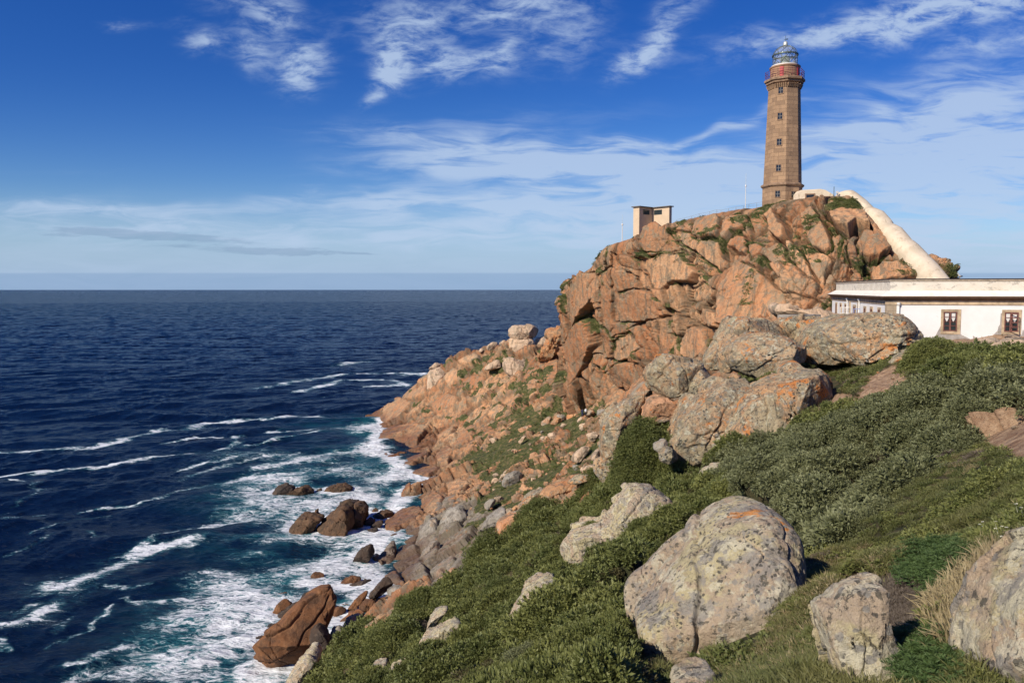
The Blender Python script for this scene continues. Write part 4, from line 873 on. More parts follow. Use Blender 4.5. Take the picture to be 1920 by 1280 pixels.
# ribs on the mid slope
B('boulder', c7((78,445),(100,380),(130,350),(200,320),(262,308),(240,370),(190,435),(120,468)), 72., 1.8, 'orange', 'orange rock rib at the edge of the green bushes', seed=70)
B('boulder', c7((330,245),(370,180),(450,140),(560,118),(655,82),(640,140),(570,215),(430,245)), 82., 2.0, 'pink', 'brown and pink outcrop under the scree meadow', seed=72)
B('boulder', c7((203,288),(270,210),(372,172),(345,240),(270,285)), 84., 1.5, 'mid', 'grey striped rock left of the brown outcrop', seed=74)
B('boulder', c7((575,250),(600,190),(662,98),(652,175),(620,240)), 74., .9, 'pink', 'thin dark rock fin between two bushes', seed=76)
B('boulder', c7((660,205),(690,90),(735,55),(765,90),(745,180),(710,210)), 68., 1.2, 'mid', 'upright orange and grey rock fin beside the upper bushes', seed=78)
B('boulder', c7((-10,425),(40,340),(145,285),(152,330),(90,400),(30,430)), 92., 1.8, 'grey', 'striped grey rock above the orange rib', seed=80)
B('boulder', c6((1120,775),(1160,710),(1245,645),(1305,680),(1292,725),(1230,785),(1150,795)), 66., 1.5, 'orange', 'bright orange rock above the bush at lower left of the slope', seed=82)
B('boulder', c6((1308,775),(1305,685),(1340,655),(1435,628),(1385,700),(1355,765)), 63., 1.2, 'fore', 'lichened knobbly rock right of the bright orange rock', seed=84, rough=.9)
B('boulder', c4((265,1160),(280,1135),(318,1105),(322,1140),(300,1165)), 60., .7, 'pale', 'small pale rock beside the tall grey boulder', 'stone', seed=85)
B('boulder', c4((120,1300),(200,1255),(280,1235),(270,1265),(200,1300)), 66., .8, 'mid', 'flat grey rock edge over the bushes in mid slope', seed=86)
B('boulder', c4((275,1220),(290,1165),(330,1150),(410,1120),(420,1150),(360,1250),(330,1300),(300,1260)), 58., .9, 'mid', 'narrow grey rib falling below the tall grey boulder', seed=87)
# shore boulders
B('sea_slab', c6((20,1215),(30,1180),(110,1110),(240,980),(300,900),(390,805),(450,765),(520,748),(560,768),(597,830),(582,900),(552,960),(520,1010),(430,1110),(350,1195),(270,1237),(130,1262),(50,1258)),
  93., 3.2, 'brown', 'huge smooth brown slab sloping into the surf at lower left', 'sea rock', seed=92, rough=.5, res=(380, 200), lean=.35, box=.6, cuts=8, blocks=[(9,.08,.42,.03),(4,.04,.18,.03),(1.5,.03,.08,.03)])
SH = [((545,880),(590,848),(642,868),(612,902),(600,928),(560,917)),'brown','brown angular rock right of the huge slab',96], \
 [((643,862),(665,830),(700,790),(760,757),(745,810),(705,842),(662,884)),'brown','long brown rock leaning behind the shore boulders',104], \
 [((703,850),(730,815),(790,806),(812,830),(782,870),(722,877)),'brown','rounded tan rock in the middle of the shore boulders',101], \
 [((752,893),(800,850),(860,810),(907,808),(918,840),(875,882),(830,897),(772,902)),'grey','pale grey wedge rock above the green slope',100], \
 [((752,805),(790,745),(850,687),(880,690),(912,722),(860,762),(800,803)),'dark','dark pointed rock against the grey cliff foot',112], \
 [((858,762),(910,733),(980,738),(1017,775),(990,803),(930,832),(880,812)),'grey','large dark grey rock at the foot of the grey cliff',107], \
 [((598,718),(620,690),(680,672),(727,685),(705,712),(640,742),(605,740)),'brown','round brown rock in the white surf',114], \
 [((628,748),(660,715),(720,698),(792,702),(760,725),(700,752),(650,756)),'dark','dark flat rock beside the round brown rock',113], \
 [((618,798),(650,772),(716,762),(700,790),(660,808)),'dark','dark low rock at the water line behind the huge slab',107], \
 [((428,698),(440,660),(465,648),(512,665),(495,700),(455,714)),'brown','small square brown rock alone in the surf',117], \
 [((430,760),(450,738),(480,728),(508,742),(490,762),(445,770)),'brown','small brown rock touching the top of the huge slab',110], \
 [((220,800),(235,772),(290,768),(352,800),(335,818),(270,815)),'brown','flat brown rock above the left stones of the slab',106], \
 [((178,930),(210,880),(250,823),(290,810),(327,840),(290,872),(232,912)),'brown','tall brown rock left of the huge slab',101], \
 [((234,950),(240,890),(300,848),(380,815),(402,778),(445,788),(380,862),(292,932),(257,958)),'dark','long dark rock lying along the huge slab',100], \
 [((148,990),(180,955),(245,942),(240,985),(195,1007)),'dark','dark wet rock left of the slab in the foam',97], \
 [((58,1060),(90,1030),(182,1012),(150,1050),(95,1082)),'dark','low dark rock by the middle of the slab',94], \
 [((83,1022),(105,1008),(147,1010),(130,1024)),'dark','tiny dark rock awash beside the slab',96], \
 [((508,1118),(530,1040),(560,968),(602,962),(624,1000),(620,1035),(572,1078),(530,1120)),'grey','smooth blue-grey block between slab and green slope',88], \
 [((616,1030),(618,950),(640,908),(690,893),(742,915),(747,940),(702,965),(650,1005)),'orange','orange and grey boulder at the tip of the green slope',88], \
 [((596,965),(600,925),(660,880),(720,862),(745,885),(700,900),(640,925)),'pink','brownish pink rock behind the orange and grey boulder',95], \
 [((668,612),(690,548),(730,508),(782,492),(797,530),(770,582),(702,614)),'dark','dark triangular rock at the foot of the brown cliff',127], \
 [((795,835),(840,800),(880,790),(905,812),(850,815),(805,850)),'dark','dark slab squeezed behind the pale grey wedge',104], \
 [((590,765),(612,750),(635,756),(615,772)),'dark','tiny dark rock awash behind the huge slab',109], \
 [((550,740),(562,732),(585,738),(570,748)),'dark','tiny black rock in surf above the huge slab',111], \
 [((260,1275),(280,1255),(300,1270),(290,1300),(262,1300)),'brown','small brown stone at the foot of the huge slab',88], \
 [((700,1000),(740,965),(790,935),(830,895),(870,890),(840,930),(770,975),(720,1010)),'pink','row of pale pink rock along the top of green slope',80]
for k, (pl_, mt, lb, Y_0) in enumerate(SH): B('shore_rock', c6(*pl_), None, None, mt, lb, 'rock', seed=100 + k, rough=.7, lean=.3, group='rocks along the surf line')
B('shore_rock', c6((428,985),(470,960),(520,1000),(540,1060),(500,1110),(440,1100)), 90, 1.5, 'dark', 'dark hollow rock under the right side of the huge slab', 'rock', seed=126, group='rocks along the surf line')
# rocks standing in the sea
SE = [((193,224),(230,180),(290,143),(332,160),(347,190),(300,205)),'dark','dark leftmost spine of the twin sea rocks',166,2], \
 [((278,220),(330,180),(400,155),(440,175),(452,195),(400,212),(332,224)),'brown','brown back of the left twin sea rock',165,2.2], \
 [((503,192),(530,160),(610,150),(662,165),(670,182),(600,208),(530,207)),'brown','low oval brown sea rock right of the twin rocks',167,2.6], \
 [((455,195),(470,176),(492,172),(500,190),(475,200)),'dark','small dark rock between the two low sea rocks',166,.8], \
 [((304,415),(330,380),(370,340),(440,332),(503,345),(480,372),(455,385),(440,455),(360,445)),'brown','rounded brown sea rock at the left of the big group',141,4], \
 [((462,440),(480,388),(530,338),(600,278),(650,298),(660,340),(665,400),(645,450),(520,443)),'brown','largest rounded brown sea rock of the big group',141,5], \
 [((640,398),(650,318),(640,290),(700,262),(747,290),(738,340),(742,378),(692,398)),'brown','dark brown cracked sea rock on the right of the big group',143,4], \
 [((588,345),(605,322),(640,318),(645,350),(610,372),(592,368)),'brown','small round brown rock set on the big sea rock',136.5,1.2], \
 [((775,332),(850,303),(905,308),(912,332),(850,348),(790,348)),'brown','reddish flat rock between sea group and cliff',151,2], \
 [((728,378),(760,343),(792,350),(802,378),(762,394)),'dark','dark stone touching the right of the sea group',144,1.4], \
 [((763,398),(800,365),(847,358),(842,382),(790,408)),'dark','dark flat stone right of the sea group',143,1.4], \
 [((738,445),(750,410),(812,403),(817,422),(770,448)),'dark','dark stone below the right of the sea group',138,1.4], \
 [((763,312),(790,288),(827,298),(812,320)),'brown','small brown stone above the reddish flat rock',154,1], \
 [((588,258),(640,238),(692,243),(752,282),(692,280),(622,268)),'dark','black jagged crest behind the sea group',153,1.6], \
 [((715,492),(730,478),(752,480),(745,492)),'dark','tiny black stone in surf above the triangular rock',132,.7]
for k, (pl_, mt, lb, Y_0, th_) in enumerate(SE): B('sea_rock', c6(*pl_), None, th_, 'seab' if mt == 'brown' else mt, lb, 'sea rock', seed=140 + k, rough=.95, lean=.25, group='rocks standing in the surf')
# smooth grey cliff rocks and the headland's own boulders
HD = [(c6((1153,462),(1160,370),(1210,308),(1290,288),(1332,330),(1312,392),(1240,452),(1180,474)),'grey','smooth bulging grey rock on the cliff above the surf',None,'boulder',.45), \
 (c6((1028,480),(1060,408),(1140,348),(1165,400),(1165,462),(1120,500),(1060,522),(1040,510)),'grey','pale grey smooth rock left of the bulging one',None,'boulder',.45), \
 (c6((1053,568),(1080,520),(1150,478),(1182,500),(1150,562),(1100,588)),'grey','egg-shaped grey rock below the bulging one',None,'boulder',.4), \
 (c6((818,602),(840,538),(900,478),(922,540),(890,602),(830,628)),'grey','grey flake leaning on the brown cliff foot',None,'boulder',.6), \
 (c6((1423,272),(1450,240),(1490,233),(1482,262),(1442,288)),'grey','dark oval boulder in the meadow above the grey cliff',None,'boulder',.3), \
 (c5((903,92),(950,65),(1050,68),(1102,97),(1102,142),(1060,162),(930,158),(903,132)),'pale','cap block on top of the two-storey rock pillar',244.,'boulder',.6), \
 (c5((893,172),(930,152),(1060,152),(1082,182),(1087,232),(1030,272),(950,285),(893,255)),'pale','lower block of the two-storey rock pillar',244.,'boulder',.6), \
 (c5((1083,162),(1120,143),(1170,138),(1162,182),(1140,212),(1090,205)),'pale','white rounded boulder right of the rock pillar',246.,'boulder',.4), \
 (c5((1158,102),(1200,78),(1272,90),(1292,130),(1262,182),(1222,262),(1152,302),(1090,332),(1130,232),(1163,162)),'pink','dark ragged rock spire beside the crag',225.,'boulder',1.1), \
 (c5((873,307),(920,283),(1000,298),(1042,340),(1037,382),(990,424),(930,427),(898,380),(873,342)),'pale','hollowed weathered boulder below the rock pillar',232.,'boulder',1.1), \
 (c5((746,358),(790,310),(850,292),(872,340),(820,352),(760,366)),'pale','flat pale slab left of the hollowed boulder',240.,'boulder',.6), \
 (c5((385,372),(450,348),(490,352),(505,392),(475,432),(470,502),(432,545),(393,562),(383,472)),'pale','tall smooth prow rock on the headland edge',None,'boulder',.4), \
 (c5((392,350),(440,308),(475,320),(462,345),(400,372)),'pale','small rounded rock above the prow rock',None,'boulder',.4), \
 (c5((768,207),(800,178),(840,178),(852,207),(810,228),(773,230)),'pale','rounded boulder on the headland skyline, nearer the pillar',255.,'boulder',.4), \
 (c5((846,188),(888,158),(902,190),(872,214)),'pale','small skyline boulder touching the pillar',250.,'boulder',.4), \
 (c5((718,240),(722,222),(742,218),(746,236),(730,246)),'pale','small lone boulder on the headland skyline',257.,'boulder',.4), \
 (c5((208,1160),(240,1118),(332,1098),(345,1160),(312,1222),(242,1268),(213,1232)),'pink','great pink corner block over the surf',None,'boulder',.6), \
 (c5((866,1082),(890,1040),(960,1016),(1002,1030),(1007,1057),(970,1092),(902,1117),(868,1107)),'grey','round grey-brown boulder lying in the scree meadow',None,'boulder',.35), \
 (c5((843,1067),(890,1010),(960,988),(905,1050),(860,1077)),'pale','pale stone behind the round boulder in the meadow',None,'stone',.6), \
 (c5((1310,952),(1340,898),(1390,858),(1455,848),(1442,882),(1402,922),(1380,952),(1330,957)),'pale','flat tilted pale boulder with a dark underside in the meadow',None,'boulder',.5), \
 (c5((1118,727),(1130,690),(1170,663),(1202,670),(1192,710),(1150,737)),'orange','orange rock at the top of the scree meadow',None,'boulder',.7), \
 (c5((1205,690),(1215,660),(1245,645),(1250,662),(1225,690)),'orange','small orange rock beside the larger one above the meadow',None,'stone',.7), \
 (c5((1350,692),(1380,660),(1412,658),(1402,685),(1370,702)),'pale','flat pale stone just below the two walkers',None,'stone',.5), \
 (c5((1116,947),(1135,913),(1162,903),(1152,952)),'pale','upright pale stone in the middle of the meadow',None,'stone',.5), \
 (c5((750,1228),(790,1198),(832,1198),(827,1227),(782,1262),(752,1252)),'grey','grey oval stone at the lower left of the meadow',None,'stone',.4), \
 (c5((958,1257),(1040,1180),(1155,1130),(1142,1172),(1072,1222),(990,1262)),'grey','long grey whaleback rock below the meadow',None,'boulder',.5), \
 (c5((965,755),(985,735),(1060,715),(1075,750),(1000,775)),'orange','orange outcrop in the upper meadow',None,'boulder',.9), \
 (c5((968,830),(1000,790),(1035,785),(1010,815),(980,845)),'pale','pale stone at the left of the upper meadow',None,'stone',.6), \
 (c5((780,835),(790,798),(835,797),(838,820),(800,850)),'pale','pale square stone at the meadow edge',None,'stone',.6), \
 (c5((1440,940),(1470,905),(1508,875),(1505,915),(1465,945)),'pale','pale stone beside the tilted flat boulder',None,'stone',.6), \
 (sx(1030,480,9.14,((690,245),(740,190),(775,168),(812,182),(812,240),(790,262),(745,240))),'dark','dark boulder balanced on the left crag top',172.,'boulder',.5)]
for k, (pl_, mt, lb, Y_0, ct, rg) in enumerate(HD): B('boulder' if ct == 'boulder' else 'stone', pl_, Y_0, None, mt, lb, ct, seed=170 + k, rough=rg, lean=.25, emb=(k in (0, 1, 2, 3, 11, 16, 20, 25, 26)))

# loose stones of the scree: a few shapes, each stone an object of its own
protos = []
for k in range(6):
    p = boulder('scree_stone', [(960 + 20 * math.cos(a) * (1 + .35 * random.random()), 640 + 12 * math.sin(a) * (1 + .35 * random.random())) for a in [i * .9 for i in range(7)]], 30., None, ('pale', 'pink', 'pale', 'orange', 'pink', 'grey')[k], '', 'stone', seed=300 + k, rough=1.1)
    protos.append(p)
GRP = 'loose stones scattered over the scree meadow'; sc_n = 0
gA, gR = np.nonzero(GM['scree']); pick = rng.permutation(len(gA))
usedp = set()
def scree_copy(k, co, s_, lb, grp):
    if k not in usedp: o = protos[k]; usedp.add(k)
    else: o = protos[k].copy(); COL.objects.link(o)
    o.scale = (s_, s_, s_ * .8); o.rotation_euler = (0, 0, rng.random() * 6.28); o.location = (co[0], co[1], co[2] - .1 * s_); tag(o, lb, 'stone', grp)
sA, sR = np.nonzero(GM['soil'] & (GQ[..., 0] < 30) & (np.hypot(GQ[..., 0], GQ[..., 1]) > 9)); pk2 = rng.permutation(len(sA))[:46]
for q in pick[:95]:
    i, j = gA[q], gR[q]; co = GQ[i, j]; k = sc_n % 6
    if k not in usedp: o = protos[k]; usedp.add(k)
    else: o = protos[k].copy(); COL.objects.link(o)
    s_ = (.5 + 1.8 * rng.random() ** 3) * 1.5
    o.scale = (s_, s_, s_); o.rotation_euler = (0, 0, rng.random() * 6.28); o.location = (co[0], co[1], co[2] - .12 * s_)
    lb = ('small pale loose stone on the grassy scree meadow', 'small pink loose stone on the grassy scree meadow', 'small pale loose stone on the grassy scree meadow', 'small orange loose stone on the grassy scree meadow', 'small pink loose stone on the grassy scree meadow', 'small grey loose stone on the grassy scree meadow')[k]
    tag(o, lb, 'stone', GRP); sc_n += 1
for n_, q in enumerate(pk2):
    co = GQ[sA[q], sR[q]]; r_ = math.hypot(co[0], co[1]); scree_copy((0, 2, 4, 5)[n_ % 4], co, (.10 + .16 * rng.random() ** 2) * (1 + r_ / 30), 'small pale loose stone on the bare earth of the slope near the building' , 'loose stones on the bare earth patches')
# ------------------------------------------------------------------ lighthouse
def masonry(name, c1, c2, mortar, bw=.95, bh=.42, radial=None, dirt=.5, scale=1.):
    m, t, b = material(name); tc = t.new('ShaderNodeTexCoord'); ob = tc.outputs['Object']
    s = t.new('ShaderNodeSeparateXYZ'); t.put(s, 0, ob)
    c = t.new('ShaderNodeCombineXYZ')
    if radial: t.put(c, 0, t.math('MULTIPLY', t.math('ARCTAN2', s.outputs[0], t.math('MULTIPLY', s.outputs[1], -1)), radial))
    else: t.put(c, 0, t.math('ADD', s.outputs[0], s.outputs[1]))
    t.put(c, 1, s.outputs[2])
    br = t.new('ShaderNodeTexBrick'); t.put(br, 'Vector', c.outputs[0]); t.put(br, 'Color1', c1); t.put(br, 'Color2', c2); t.put(br, 'Mortar', mortar)
    t.put(br, 'Scale', 1.0); t.put(br, 'Mortar Size', .018); t.put(br, 'Mortar Smooth', .3); t.put(br, 'Bias', .0); t.put(br, 'Brick Width', bw); t.put(br, 'Row Height', bh)
    br.offset_frequency = 2; br.squash = .7; br.squash_frequency = 3
    n = t.noise(ob, 2.2, 7, .7); n2 = t.noise(t.mapping(ob, scale=(1.2, 1.2, .18)), 1.0, 5, .6)
    col = t.mix(t.sst(n, .35, .7, 0, .45), br.outputs[0], tuple(x * .55 for x in c1))
    col = t.mix(t.sst(n2, .52, .72, 0, dirt), col, tuple(x * .45 for x in c2))
    t.put(b, 'Base Color', col); t.put(b, 'Roughness', .9)
    h = t.math('ADD', t.math('MULTIPLY', br.outputs['Fac'], -.6), t.math('MULTIPLY', n, .6))
    t.put(b, 'Normal', t.bump(h, .7, .06)); return m
M_stone = masonry('lighthouse_stone', (.43, .275, .16), (.26, .165, .10), (.19, .12, .08), bw=1.5, bh=.62, radial=2.6)
M_trim = simple('dressed_stone', (.27, .175, .11), .9, 0, .3, 2.5, .5)
M_drum = simple('drum_render', (.34, .20, .12), .9, 0, .2, 1.5, .3)
M_glassdark = simple('window_dark', (.012, .015, .02), .15)
M_white = simple('white_paint', (.68, .66, .62), .55, 0, .08)
M_red = simple('red_paint', (.42, .03, .028), .45, 0, .15)
M_railred = simple('railing_red', (.16, .035, .055), .5, 0, .2)
M_metal = simple('lantern_metal', (.13, .16, .13), .4, .5, .2)
M_palemetal = simple('pale_metal', (.55, .56, .50), .45, .3, .15)
M_frame = simple('window_frame_grey', (.16, .15, .14), .6)
mg, tg, bgls = material('lantern_glass'); tg.put(bgls, 'Base Color', (.9, .95, 1)); tg.put(bgls, 'Roughness', .03); tg.put(bgls, 'IOR', 1.45); tg.put(bgls, 'Alpha', .16); tg.put(bgls, 'Specular IOR Level', .8)
mp, tp, bp = material('window_pane'); tp.put(bp, 'Base Color', (.02, .03, .035)); tp.put(bp, 'Roughness', .06); tp.put(bp, 'Specular IOR Level', .8)

TY = 130.0
tx, _, tz0 = P(1466, 392, TY)
def tz(v): return P(1467, v, TY)[2] - tz0
px = (P(1467, 385, TY)[0] - P(1466, 385, TY)[0])
TR = empty('lighthouse', (tx, TY, tz0), 'tall octagonal brown stone lighthouse tower with glass lantern on the crag', 'lighthouse')
PH = R(-9.7)
def octa(r, z, n=8): return [(r * math.sin(PH + 2 * math.pi * i / n), -r * math.cos(PH + 2 * math.pi * i / n), z) for i in range(n)]
MB().rings([octa(36.2 * px, -4), octa(36.0 * px, tz(353))]).build('tower_base', M_stone, TR, bevel=.05)
MB().rings([octa(36.6 * px, tz(353)), octa(39.2 * px, tz(350.5)), octa(39.4 * px, tz(348)), octa(35 * px, tz(345.5))]).build('string_course', M_trim, TR)
MB().rings([octa(34.6 * px, tz(345.6)), octa(28.6 * px, tz(163))]).build('shaft', M_stone, TR, bevel=.05)
MB().rings([octa(28.9 * px, tz(164)), octa(30.2 * px, tz(161)), octa(33.6 * px, tz(159.5)), octa(33.8 * px, tz(157)), octa(36.6 * px, tz(155)), octa(36.8 * px, tz(151.5)), octa(35.8 * px, tz(150.5))]).build('gallery_cornice', M_trim, TR)
for f in range(8):
    a0 = PH + 2 * math.pi * f / 8; a1 = PH + 2 * math.pi * (f + 1) / 8; r0 = 28.6 * px
    p0 = Vector((r0 * math.sin(a0), -r0 * math.cos(a0), 0)); p1 = Vector((r0 * math.sin(a1), -r0 * math.cos(a1), 0)); nrm = ((p0 + p1) / 2).normalized(); al = (p1 - p0).normalized()
    for k in range(6):
        c = p0.lerp(p1, (k + .5) / 6); m = MB(); pts = []
        for (o_, z_) in ((-.05, tz(169.5)), (.12, tz(169.5)), (.42, tz(162.2)), (-.05, tz(162.2))):
            for s_ in (-.11, .11): pts.append(c + nrm * o_ + al * s_ + Vector((0, 0, z_)))
        m.add(pts, [(0, 1, 3, 2), (2, 3, 5, 4), (4, 5, 7, 6), (6, 7, 1, 0), (0, 2, 4, 6), (1, 7, 5, 3)]).build('corbel', M_stone, TR)
zt = lambda v: tz(v)
MB().lathe([(26.3 * px, zt(151)), (26.2 * px, zt(130.5)), (27.4 * px, zt(129.5)), (27.8 * px, zt(127.3)), (26.4 * px, zt(126.6)), (24 * px, zt(126.4))], 48).build('lantern_drum', M_drum, TR, smooth=False)
MB().lathe([(24.5 * px, zt(127)), (24.5 * px, zt(124.2)), (22.5 * px, zt(123.6))], 48).build('lantern_sill', M_white, TR)
def curved_panel(a, w, r, z0, z1, d=.05, n=6):
    m = MB(); ring = []
    for rr_ in (r, r + d):
        for k in range(n + 1):
            t_ = a + w * (k / n - .5); ring.append((rr_ * math.sin(t_), -rr_ * math.cos(t_)))
    N = n + 1; poly = ring[:N] + ring[N:][::-1]
    return m.prism(poly, z0, z1)
VA = math.atan2(tx, TY) * -1            # bearing of the camera seen from the tower
for a_ in (R(-12), R(62)):
    dr = curved_panel(VA + a_, .26, 26.25 * px, zt(150.4), zt(131), .06).build('gallery_door', M_red, TR)
# railing
rail = MB(); RRr = 34.8 * px
for h_ in (.45, .85, 1.2):
    pts_ = octa(RRr, zt(150.5) + h_); rail.tube(pts_ + [pts_[0]], .03, 5)
rail.build('railing', M_railred, TR)
for f in range(8):
    a = octa(RRr, zt(150.8)); p0, p1 = Vector(a[f]), Vector(a[(f + 1) % 8])
    for k in range(3):
        c = p0.lerp(p1, k / 3); MB().tube([c, c + Vector((0, 0, 1.3))], .032, 5).build('railing_post', M_railred, TR)
# lantern
RL = 21.6 * px; zr = zt(104.5); zb_ = zt(124)
MB().lathe([(RL - .03, zb_), (RL - .03, zr)], 40, cap=False).build('lantern_glass', mg, TR, smooth=True)
dome_h = zt(86.5) - zr
MB().lathe([((RL - .03) * math.cos(a), zr + dome_h * math.sin(a)) for a in [k * math.pi / 2 / 10 for k in range(11)]], 40, cap=False).build('dome_glass', mg, TR, smooth=True)
cage = MB(); nb = 8
for d_ in (1, -1):
    for k in range(nb):
        a0 = 2 * math.pi * k / nb
        cage.tube([(RL * math.sin(a0 + d_ * j / 8 * 2 * math.pi / nb), -RL * math.cos(a0 + d_ * j / 8 * 2 * math.pi / nb), zb_ + (zr - zb_) * j / 8) for j in range(9)], .045, 5)
        cage.tube([(RL * math.cos(e) * math.sin(a0 + d_ * e * .8), -RL * math.cos(e) * math.cos(a0 + d_ * e * .8), zr + dome_h * math.sin(e)) for e in [j / 10 * 1.5 for j in range(11)]], .035, 5)
for k in range(10):
    a0 = 2 * math.pi * k / 10; cage.tube([(RL * math.sin(a0), -RL * math.cos(a0), zb_), (RL * math.sin(a0), -RL * math.cos(a0), zr)], .035, 5)
cage.build('lantern_cage', M_metal, TR)
MB().lathe([(RL + .03, zr - .12), (RL + .16, zr - .1), (RL + .16, zr + .1), (RL + .03, zr + .12)], 40, cap=False).build('lantern_ring', M_metal, TR)
MB().lathe([(RL + .02, zt(113) - .05), (RL + .05, zt(113)), (RL + .02, zt(113) + .05)], 40, cap=False).build('glazing_bar', M_metal, TR)
ml, tl, bl = material('lens_glass'); tl.put(bl, 'Base Color', (.25, .32, .20)); tl.put(bl, 'Roughness', .1); tl.put(bl, 'Specular IOR Level', 1.0); tl.put(bl, 'Metallic', .3)
MB().lathe([(.5, zb_), (.62, zb_ + .3), (.75, zb_ + .6), (.62, zb_ + .7), (.8, zb_ + .85), (.66, zb_ + .95), (.72, zb_ + 1.1), (.5, zb_ + 1.2), (.55, zb_ + 1.35), (.2, zb_ + 1.6), (.05, zb_ + 1.7)], 12).build('lens', ml, TR)
MB().lathe([(3.6 * px, zt(86.8)), (4.4 * px, zt(86)), (4.0 * px, zt(84)), (4.0 * px, zt(80.5)), (2.6 * px, zt(78.8)), (.4 * px, zt(78.2))], 20).build('vent_cap', M_palemetal, TR, smooth=True)
wv_ = MB().tube([(0, 0, zt(79)), (0, 0, zt(67))], .03, 5).tube([(-.3, 0, zt(75)), (.35, 0, zt(74))], .03, 4).add([(.05, 0, zt(74.8)), (.42, .01, zt(74.6)), (.38, 0, zt(72.6)), (.1, -.01, zt(73))], [(0, 1, 2, 3)])
wv_.build('weather_vane', M_metal, TR)
# windows of the shaft, on the face turned to the camera
WA = PH - math.pi / 8
def shaft_r(v):
    r = np.interp(v, [163, 345.6], [28.6, 34.6]) if v < 346 else 36.1
    return r * px * math.cos(math.pi / 8)
def tower_window(v, ang, hw=.36, hh=.5, off=0.):
    r = shaft_r(v); lean = math.atan((34.6 - 28.6) * px / (tz(163) - tz(345.6))) * math.cos(math.pi / 8) if v < 346 else 0
    fr = MB()
    fr.box(-hw - .14, -hw, -.05, .10, -hh - .12, hh + .12).box(hw, hw + .14, -.05, .10, -hh - .12, hh + .12).box(-hw, hw, -.05, .10, hh, hh + .14).box(-hw, hw, -.07, .10, -hh - .14, -hh)
    w_ = fr.build('window', M_stone, TR)
    w_.location = (r * math.sin(ang) + off * math.cos(ang), -r * math.cos(ang) + off * math.sin(ang), tz(v)); w_.rotation_euler = (-lean, 0, ang)
    MB().box(-hw, hw, -.012, .05, -hh, hh).build('pane', M_glassdark, w_)
    MB().box(-.035, .035, -.035, -.013, -hh, hh).box(-hw, -.036, -.033, -.014, -.03, .03).box(.036, hw, -.033, -.014, -.03, .03).build('glazing_cross', M_frame, w_)
for v_ in (175, 223, 271, 319, 367): tower_window(v_, WA + math.pi / 4 * 0 + math.pi / 4 * 0)
tower_window(369, WA + math.pi / 4, off=.2)

# ------------------------------------------------------------------ watch house on the left of the ridge
hx, hy, hzb = P(1187, 449, 153)
M_cream = simple('cream_render', (.60, .46, .32), .9, 0, .06, 1.2, .2)
HU = empty('watch_house', (hx, hy, hzb), 'small cream L-shaped watch house with a flat roof on the crag', 'building', rz=-math.atan2(hx, hy))
e1 = Vector((math.cos(R(40)), -math.sin(R(40)))); e2 = Vector((math.cos(R(50)), math.sin(R(50))))
ht = P(1200, 389, 153)[2] - hzb
q0 = Vector((0, 0)); q1 = q0 + e1 * 1.45; q2 = q1 + e2 * 4.0; q3 = q2 + e1 * 3.95; q4 = q3 + e2 * .75; q5 = q0 + e2 * 4.75
MB().prism([q0, q1, q2, q3, q4, q5], -2.5, ht).build('walls', M_cream, HU)
o_ = .28
rp = [q0 - e1 * o_ - e2 * o_, q1 + e1 * o_ - e2 * o_, q2 + e1 * o_ - e2 * o_, q3 + e1 * o_ - e2 * o_, q4 + e1 * o_ + e2 * o_, q5 - e1 * o_ + e2 * o_]
MB().prism(rp, ht + .003, ht + .17).build('roof', simple('roof_slab', (.13, .11, .09), .9), HU)
def strip_window(base, dr, s0, s1, z0, z1, n):
    a = math.atan2(dr.y, dr.x); w_ = s1 - s0
    fr = MB().box(0, w_, -.03, .12, z0 - .06, z0).box(0, w_, -.03, .12, z1, z1 + .06)
    for k in range(n + 1):
        x = (w_ - .05) * k / n; fr.box(x, x + .05, -.03, .12, z0, z1)
    f_ = fr.build('window', simple('metal_frame', (.09, .10, .10), .6), HU); p = base + dr * s0; f_.location = (p.x, p.y, 0); f_.rotation_euler = (0, 0, a)
    MB().box(0.01, w_ - .01, -.008, .05, z0 + .003, z1 - .003).build('pane', mp, f_)
zw0, zw1 = P(1210, 401.5, 153)[2] - hzb, P(1210, 393.5, 153)[2] - hzb
strip_window(q1, e2, 1.1, 3.0, zw0, zw1, 4); strip_window(q2, e1, .35, 2.25, zw0, zw1, 4)
# dish in front of it
dx_, dy_, dz_ = P(1232, 424, 147)
DI = empty('satellite_dish', (dx_, dy_, dz_ - .6), 'round white satellite dish on the rock before the watch house', 'satellite dish')
dd_ = MB().lathe([(.02, .12), (.2, .09), (.4, 0.03), (.5, -.02), (.5, .0), (.4, .06), (.2, .12), (.02, .15)], 20).build('dish', M_white, DI, smooth=True); dd_.location = (0, 0, .65); dd_.rotation_euler = (R(62), 0, R(-48))
MB().tube([(0, .1, -.5), (0, .1, .55)], .04, 6).build('mast', M_metal, DI)
MB().tube([(0, .05, .65), (-.35, -.4, .6)], .02, 5).build('feed_arm', M_metal, DI)

